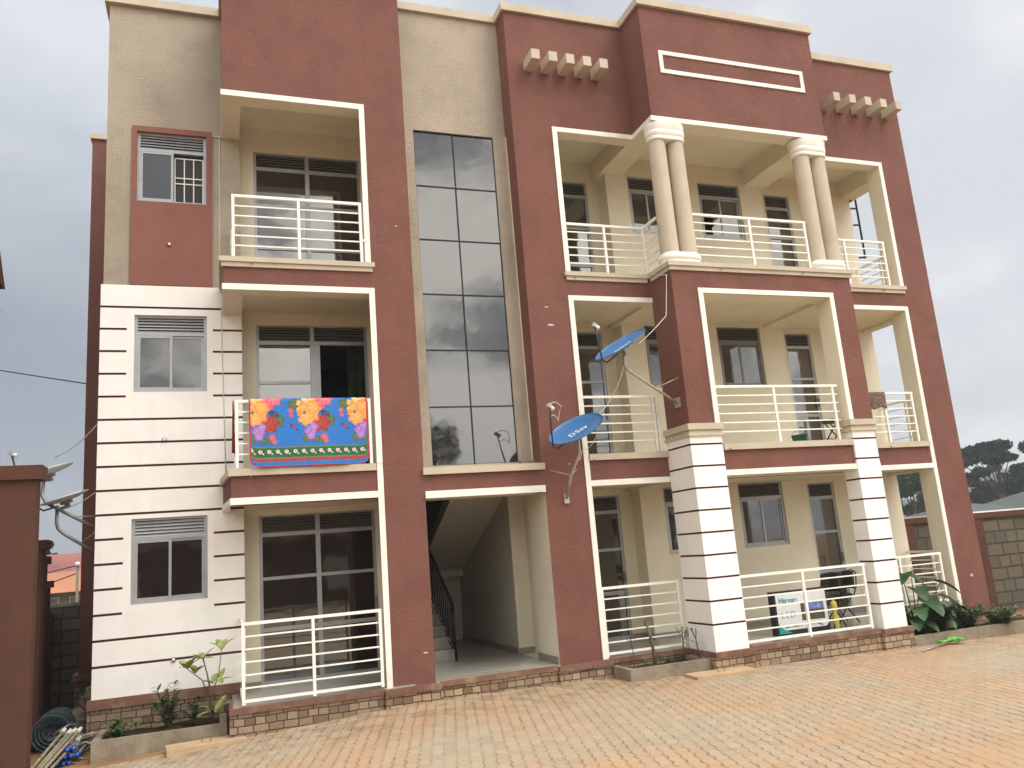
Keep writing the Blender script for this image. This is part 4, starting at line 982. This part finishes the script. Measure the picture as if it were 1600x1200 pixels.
# big leaved plant and shrubs on the right
o = thing('taro_plant', 'big heart leaved plant beside the right white pier', 'plant', (8.42, -.42, -.23)); s_ = MB(); l_ = MB()
for (dx, dy, h, az, L, w, dr) in ((-.20, -.05, 1.00, 215, .42, .50, .9), (.05, .0, .96, 300, .42, .46, .9), (.55, -.1, .82, 325, .60, .46, .8), (.20, -.15, .50, 265, .55, .50, .9), (.42, -.12, .42, 300, .52, .46, .9), (-.08, -.18, .42, 240, .46, .42, .9), (.72, .0, .55, 310, .48, .40, .9), (.25, .1, .72, 250, .50, .46, .9), (.9, -.1, .38, 320, .44, .36, .9), (-.2, -.2, .25, 230, .42, .36, .9), (.5, -.15, .2, 270, .42, .36, .9), (.05, -.2, .18, 280, .40, .34, .9)):
    p0 = Vector((8.42 + dx * .2, -.42 + dy * .3, -.24)); p1 = Vector((8.42 + dx, -.42 + dy, -.23 + h)); mid = p0.lerp(p1, .55) + Vector((0, 0, .1))
    s_.tube([p0, mid, p1], .013, 'leafmid', 6, taper=.007)
    a = R(az); leaf(l_, p1 - Vector((math.cos(a), math.sin(a), 0)) * .10 + Vector((0, 0, .05)), (math.cos(a), math.sin(a), -.25), L * .82, w * .82, 'leafdark', dr, 7, heart=True)
s_.build('stems', o); l_.build('leaves', o)
bushy('shrub', (8.25, -.38, -.23), .50, .26, 520, 'leafdark', 'dense dark shrub at the foot of the right white pier', 'plant', .11)
bushy('shrub', (8.85, -.42, -.23), .52, .40, 800, 'leafdark', 'low spreading shrub in the middle of the right planter', 'plant', .11)
bushy('shrub', (9.55, -.40, -.23), .46, .42, 700, 'leafmid', 'feathery shrub before the right corner balcony', 'plant', .09)
bushy('shrub', (10.05, -.62, -.26), .38, .42, 800, 'leafmid', 'sprawling shrub spilling over the rim of the right planter', 'plant', .08)
bushy('weed', (11.4, -.35, -.22), .10, .3, 60, 'leafmid', 'thin weeds near the far right end of the right planter', 'plant', .06)

# ------------------------------------------------------------------ boundary walls
bw = thing('boundary_wall', 'concrete block boundary wall with brown capping right of the building', 'wall', (15, 2.1, -.5))
MB().box(11.15, 26, 2.0, 2.2, -.42, 1.62, 'blockwork').build('blockwork', bw)
MB().box(10.66, 26, 1.94, 2.26, 1.62, 1.74, 'wallbrown').build('capping', bw)
MB().box(10.72, 26, 1.95, 2.25, -.75, -.42, 'brown').build('footing', bw)
MB().box(10.70, 11.15, 1.96, 2.24, -.42, 1.62, 'wallbrown').build('pillar', bw)
MB().box(12.72, 13.12, 1.96, 2.24, -.42, 1.62, 'wallbrown').build('pillar', bw)
nw = thing('gate_pillar', 'tall brown gate wall end with capping at the left edge', 'wall', (-6, 0, -.5))
MB().box(-7.4, -5.07, -.02, .22, -.7, 3.12, 'wallbrown').build('pillar_shaft', nw)
MB().box(-7.4, -5.005, -.08, .30, 3.12, 3.30, 'wallbrown').build('capping', nw)
for i, (x, y, zt, lab) in enumerate(((-5.36, 2.25, 2.45, 'nearest and tallest'), (-5.68, 4.2, 2.27, 'middle'), (-6.0, 6.4, 1.87, 'farthest and lowest'))):
    o = thing('wall_pillar', 'brown capped boundary pillar behind the gate wall, %s of the three' % lab, 'pillar', (x, y, -.6), 'boundary pillars on the left')
    MB().box(x - .40, x, y - .15, y + .15, -.9, zt - .13, 'wallbrown').build('pillar_shaft', o); MB().box(x - .44, x + .05, y - .2, y + .2, zt - .13, zt, 'wallbrown').build('capping', o)
bl_ = thing('boundary_wall', 'low grey block wall closing the yard behind the left pillars', 'wall', (-6, 9.2, -.7))
MB().box(-9, -4.0, 9.02, 9.2, -1.2, 1.30, 'blockwork').build('blockwork', bl_); MB().box(-9, -4.0, 9.0, 9.22, 1.30, 1.37, 'concrete').build('capping', bl_)
sw = thing('side_wall', 'brown plastered boundary wall running back from the gate pillar', 'wall', (-6, 4, -.5)); b = MB()
b.add([(-5.48, .22, -.9), (-6.35, 9.0, -1.2), (-6.55, 9.0, -1.2), (-5.68, .22, -.9), (-5.48, .22, 2.1), (-6.35, 9.0, 1.2), (-6.55, 9.0, 1.2), (-5.68, .22, 2.1)], [(0, 3, 2, 1), (4, 5, 6, 7), (0, 1, 5, 4), (1, 2, 6, 5), (2, 3, 7, 6), (3, 0, 4, 7)], 'wallbrown'); b.build('plaster_face', sw)

# neighbour on the far left: eave corner and roof edge
nb = thing('neighbour_house', 'edge of a brown roofed neighbouring building at the far left', 'building', (-9, 3, -.5))
b = MB(); b.add([(-12, -2, 6.8), (-6.31, -2, 6.8), (-6.31, 3.44, 6.8), (-12, 3.44, 6.8), (-12, -2, 9), (-6.62, -2, 9), (-6.62, 3.3, 9), (-12, 3.3, 9)], [(0, 3, 2, 1), (4, 5, 6, 7), (0, 1, 5, 4), (1, 2, 6, 5), (2, 3, 7, 6), (3, 0, 4, 7)], 'wallbrown'); b.build('roof', nb)
MB().box(-11.5, -6.95, -1.5, 2.9, -.6, 6.83, 'wallbrown').build('wall', nb)
MB().box(-6.95, -6.44, 1.6, 3.35, 3.5, 6.35, 'aludark').box(-6.95, -6.36, 1.5, 3.40, 6.35, 6.42, 'black').build('balcony_box', nb)

# ------------------------------------------------------------------ heap at the left corner
GL = gz(-5, 0) - .02
def pipe(p, q, r, m, cap, label, grp, cl=.05, cr=1.5):
    o = thing('pole' if m == 'stick' else 'pipe', label, 'pole' if m == 'stick' else 'pipe', tuple(p), grp)
    MB().tube([p, q], r, m, 7).build('shaft', o); d_ = (Vector(q) - Vector(p)).normalized()
    MB().tube([Vector(q) - d_ * cl * .6, Vector(q) + d_ * cl * .4, Vector(q) + d_ * cl], r * cr, cap, 8, taper=r * cr * .7).build('cap', o)
random.seed(3)
for k in range(9):
    x = -4.98 + .045 * (k % 5) + random.uniform(-.02, .02); y = .25 + random.uniform(-.1, .1)
    pipe((x - .16, y - .5, GL - .02), (x + .06 + .02 * k, y + .55 + .05 * (k % 3), GL + .24 + .10 * (k // 5) + random.uniform(0, .06)), .020, 'stick', 'knob', 'weathered wooden pole with pale crusted end, bundled before the wire mesh roll', 'wooden poles in the corner heap', .06, 1.6)
for k in range(14):
    r_, c_ = divmod(k, 5); x = -4.98 + .07 * c_ + (.03 if r_ % 2 else 0) + .06 * r_; y = .62 + random.uniform(-.03, .03); z = GL + .05 + .085 * r_
    pipe((x + .02, y + .9, z + .02), (x, y - .02 * r_, z), .024, 'galv', 'bluecap', 'grey pipe with a blue end cap, one of the stack right of the wooden poles', 'blue capped pipes in the corner heap', .07, 1.35)
b = MB(); c0 = Vector((-5.12, 1.9, GL + .26))
for k in range(8): b.tube([c0 + Vector((math.cos(t_) * (.10 + .02 * k), -.02 * k * (k % 2), math.sin(t_) * (.10 + .02 * k))) for t_ in fr(0, 6.283, 22)], .016, 'meshroll', 5, cap=False)
b.lathe(c0 + Vector((0, .02, 0)), [(.26, 0), (.27, .2), (.26, .5)], 'meshroll', 20, ax=(Vector((1, 0, 0)), Vector((0, 0, 1)), Vector((0, 1, 0))))
tag(recenter(b.build('wire_mesh_roll')), 'grey blue roll of wire mesh lying behind the poles', 'roll')
b = MB()
for k in range(46):
    p = Vector((random.uniform(-5.1, -4.72), random.uniform(.7, 2.2), GL + random.uniform(0, .30))); a = random.uniform(-.5, .8); L = random.uniform(.25, .6)
    b.tube([p, p + Vector((math.cos(a) * L * .5, math.sin(a) * L * .4, random.uniform(0, .12))), p + Vector((math.cos(a) * L, math.sin(a) * L, random.uniform(-.08, .08)))], random.uniform(.006, .014), random.choice(['stick', 'drystem', 'galv', 'stem']), 5)
o = tag(recenter(b.build('rubble')), 'tangled sticks and scrap behind the poles', 'scrap'); o['kind'] = 'stuff'
rk = thing('stone_heap', 'rough grey foundation stones stacked against the building corner', 'stones', (-4.8, 3, -.6))
for k in range(9):
    bm = MB(); cx, cy, cz = -4.78 - .10 * (k % 2), 1.9 + .42 * k, GL + .14 + .18 * (k % 3); rr = random.uniform(.12, .2); N = 10
    vs = []; fs = []
    for i in range(5):
        for j in range(N):
            th = math.pi * (i + .5) / 5; ph = 6.283 * j / N; q = 1 + .35 * noise.noise(Vector((math.cos(ph) * math.sin(th) + k * 3, math.sin(ph) * math.sin(th), math.cos(th))) * 1.7)
            vs.append((cx + rr * q * math.sin(th) * math.cos(ph), cy + rr * q * math.sin(th) * math.sin(ph), cz + rr * q * math.cos(th)))
    for i in range(4):
        for j in range(N): fs.append((i * N + j, (i + 1) * N + j, (i + 1) * N + (j + 1) % N, i * N + (j + 1) % N))
    fs += [tuple(range(N)), tuple(reversed(range(4 * N, 5 * N)))]; bm.add(vs, fs, 'concrete'); bm.build('stone', rk)

# ------------------------------------------------------------------ distance
def tree(loc, h, rad, n, ls, m, label, trunk=.25, flat=.6, clumps=12, group='trees beyond the boundary walls', low=.35, seed=1, airy=0):
    n = int(n * 1.5); rnd = random.Random(seed); x, y, z = loc; o = thing('tree', label, 'tree', loc, group)
    t_ = MB(); f = MB(); cs = []
    top = Vector((x, y, z + h))
    t_.tube([(x, y, z - .5), (x + h * .02, y, z + h * .3), (x + h * .05, y, z + h * .62)], trunk, 'bark', 8, taper=trunk * .5)
    for k in range(clumps):
        a = rnd.uniform(0, 6.283); q = rnd.uniform(.1, 1) ** .6; hz_ = z + h * rnd.uniform(low, .94); env = math.sqrt(max(.05, 1 - ((hz_ - z) / h - .6) ** 2 * 3.2))
        c = Vector((x + math.cos(a) * rad * q * env, y + math.sin(a) * rad * q * env, hz_)); cs.append((c, rad * rnd.uniform(.16, .36)))
        st0 = Vector((x + h * .03, y, z + h * rnd.uniform(.25, .5))); t_.tube([st0, st0.lerp(c, .5) + Vector((0, 0, h * .04)), c], trunk * .3, 'bark', 5, taper=.03)
    cs.append((top - Vector((0, 0, rad * .25)), rad * .3))
    tot = sum(r ** 2 for _, r in cs)
    for c, r in cs:
        for j in range(int(n * r * r / tot)):
            v = Vector((rnd.gauss(0, 1), rnd.gauss(0, 1), rnd.gauss(0, 1))).normalized() * r * rnd.uniform(.35, 1.05) ** .7; v.z *= flat
            p = c + v; a = Vector((rnd.gauss(0, 1), rnd.gauss(0, 1), rnd.gauss(0, 1))).normalized(); w = a.cross(Vector((rnd.gauss(0, 1), rnd.gauss(0, 1), rnd.gauss(0, 1)))).normalized(); s = ls * rnd.uniform(.5, 1.3)
            f.add([p - a * s * .5 - w * s * .3, p + a * s * .1 - w * s * .45, p + a * s * .5 + w * s * .1, p + w * s * .4 - a * s * .2], [(0, 1, 2, 3)], m)
    t_.build('trunk', o); f.build('crown', o)
G2 = -1.6
tree((81.5, 58, G2), 11.8, 4.8, 9000, .36, 'farleaf', 'tall spreading dark tree at the right, next to the red corner pillar', .45, .45, 20, seed=5, low=.12)
tree((88.5, 60, G2), 9.2, 5.0, 6500, .42, 'farleaf', 'lower rounded tree between the two tall trees on the right', .4, .5, 16, seed=10, low=.1)
tree((94.0, 57, G2), 12.6, 5.4, 9000, .36, 'farleaf2', 'tall pointed tree at the right edge of the photo', .45, .5, 20, seed=13, low=.1)
tree((74.5, 60, G2), 10.5, 5.0, 6000, .42, 'farleaf', 'tree partly behind the red corner pillar', .4, .5, 16, seed=15, low=.12)
tree((54, 52, G2), 10.0, 3.0, 3500, .32, 'farleaf', 'feathery grey green tree seen through the ground floor corner balcony', .25, .9, 14, seed=21, low=.15)
tree((40, 36, G2), 4.6, 3.6, 6000, .26, 'farleaf2', 'low bushy green tree seen through the ground floor corner balcony', .25, .8, 14, seed=23, low=.1)
tree((-15.15, 58, G2), 6.7, 1.2, 1300, .3, 'farleaf', 'small lone tree above the orange roof on the left', .2, .9, 8, seed=31, low=.45)
tree((4.6, -24, -.3), 8.6, 2.6, 6000, .16, 'farleaf', 'thin leafy tree across the yard, reflected in the stair glazing', .22, .8, 18, seed=41, low=.4)
tree((62, 64, G2), 7.0, 4.5, 4000, .42, 'farleaf', 'dark background tree behind the boundary wall', .3, .6, 12, seed=44, low=.2)
tree((86, 70, G2), 8.2, 6.5, 8000, .42, 'farleaf', 'broad low dark tree filling the gap behind the tall spreading tree', .3, .6, 20, seed=46, low=.05)
tree((101, 68, G2), 9.0, 7.0, 8000, .42, 'farleaf', 'broad dark tree at the right edge behind the pointed tree', .3, .6, 20, seed=48, low=.05)
tree((60, 50, G2), 8.0, 4.0, 5000, .36, 'farleaf2', 'bushy tree behind the corner balcony, left of the red corner pillar', .3, .7, 16, seed=50, low=.05)
def hiphouse(cx, cy, lx, ly, z0, zw, zr, roof, wall, label, rz=0, two=None):
    o = thing('house', label, 'house', (cx, cy, z0)); o['_o'] = (0, 0, 0); h, e = zw - z0, .5
    MB().box(-lx / 2, lx / 2, -ly / 2, ly / 2, 0, h, wall).build('wall', o)
    a, c = lx / 2 + e, ly / 2 + e; rl = max(.1, lx / 2 - ly / 2); b = MB(); hr = zr - z0
    b.add([(-a, -c, h), (a, -c, h), (a, c, h), (-a, c, h), (-rl, 0, hr), (rl, 0, hr)], [(0, 1, 5, 4), (1, 2, 5), (2, 3, 4, 5), (3, 0, 4), (0, 3, 2, 1)], roof); ro = b.build('roof', o)
    MB().box(-a, a, -c - .03, -c, h - .16, h, 'whitepaint').box(-a - .03, -a, -c, c, h - .16, h, 'whitepaint').build('fascia', ro)
    for k in range(int(lx // 3)):
        x = -lx / 2 + 1.3 + k * 3; w_ = MB().box(x, x + 1.1, -ly / 2 - .03, -ly / 2, h * .35, h * .8, 'whitepaint').build('window', o); MB().box(x + .08, x + 1.02, -ly / 2 - .04, -ly / 2 - .031, h * .38, h * .77, 'glass').build('pane', w_)
    o.rotation_euler.z = rz
    return o
hiphouse(48.6, 34, 5, 5, -1.3, 1.78, 2.5, 'roofgreen', 'housepale', 'grey green hip roofed house nearest the red corner pillar', 0)
hiphouse(57.6, 35, 9, 6, -1.3, 1.78, 3.0, 'roofgreen', 'housepale', 'olive hip roofed house at the right edge', 0)
o = thing('house', 'long house with pink and orange roof seen past the left boundary pillars', 'house', (-12, 34, -1.3))
MB().box(-24, -4, 31.5, 38, -1.3, 1.45, 'housegreen').build('wall', o)
rf = MB(); rf.add([(-25, 30.6, 1.45), (-3, 30.6, 1.45), (-3, 33.2, 2.4), (-25, 33.2, 2.4)], [(0, 1, 2, 3)], 'rooforange'); rf.build('roof', o, label='orange lower roof slope')
rf = MB(); rf.add([(-25, 33.21, 2.41), (-3, 33.21, 2.41), (-3, 36, 3.35), (-25, 36, 3.35)], [(0, 1, 2, 3)], 'roofpink'); rf.build('roof', o, label='pink upper roof slope')
for x in (-11.9, -10.7, -9.5, -8.3): w_ = MB().box(x, x + .8, 31.44, 31.49, .3, 1.25, 'housepale').build('window', o); MB().box(x + .07, x + .73, 31.42, 31.435, .35, 1.2, 'glass').build('pane', w_)
fw = MB()
fw.box(-20, -4, 22, 22.25, -1.6, .85, 'housepale'); tag(recenter(fw.build('garden_wall')), 'pale low wall before the orange roofed house', 'wall')
up_ = thing('utility_pole', 'wooden utility pole before the orange roofed house', 'pole', (-7.65, 21, -1.5))
MB().tube([(-7.65, 21, -1.6), (-7.65, 21, 2.45)], .06, 'pole', 8, taper=.045).build('pole_shaft', up_); MB().lathe((-7.65, 20.93, 2.40), [(.04, 0), (.085, .04), (.085, .10), (.03, .14)], 'whitepaint', 10).build('insulator', up_)
wire([(-7.65, 21, 2.42), (-14, 22, 1.6)], .02, 'wire', 'dark cable running left from the utility pole, upper strand', .1); wire([(-7.65, 21, 2.15), (-14, 22, .5)], .02, 'wire', 'dark cable running left from the utility pole, lower strand', .1)

# across the yard, behind the photographer: only its reflections show
o = thing('opposite_house', 'brown walled house across the yard, seen only as a dark reflection in the lower windows', 'house', (2, -28, -.4))
MB().box(-16, 22, -32, -27, -.6, 3.1, 'wallbrown').build('wall', o)
rf = MB(); rf.add([(-17, -26.4, 3.1), (23, -26.4, 3.1), (23, -32.6, 3.1), (-17, -32.6, 3.1), (-12, -29.5, 5.0), (18, -29.5, 5.0)], [(1, 0, 4, 5), (2, 1, 5), (3, 2, 5, 4), (0, 3, 4)], 'wallbrown'); rf.build('roof', o)
for k in range(7): MB().box(-13 + 5 * k, -11.4 + 5 * k, -27, -26.95, .6, 2.0, 'housepale').build('window', o)

hz = MB().box(-620, 620, -620, 620, -40, 60, 'wire').build('haze', kind='stuff')
hm = bpy.data.materials.new('haze'); hm.use_nodes = True; hn = hm.node_tree; hn.nodes.remove(hn.nodes['Principled BSDF'])
pv = hn.nodes.new('ShaderNodeVolumePrincipled'); pv.inputs['Color'].default_value = (.86, .90, .95, 1); pv.inputs['Density'].default_value = .0010; pv.inputs['Anisotropy'].default_value = .2
hn.links.new(pv.outputs[0], hn.nodes['Material Output'].inputs['Volume']); hz.data.materials.clear(); hz.data.materials.append(hm)
for ob in list(bpy.data.objects):
    if '_o' in ob: del ob['_o']
S.render.engine = 'CYCLES'
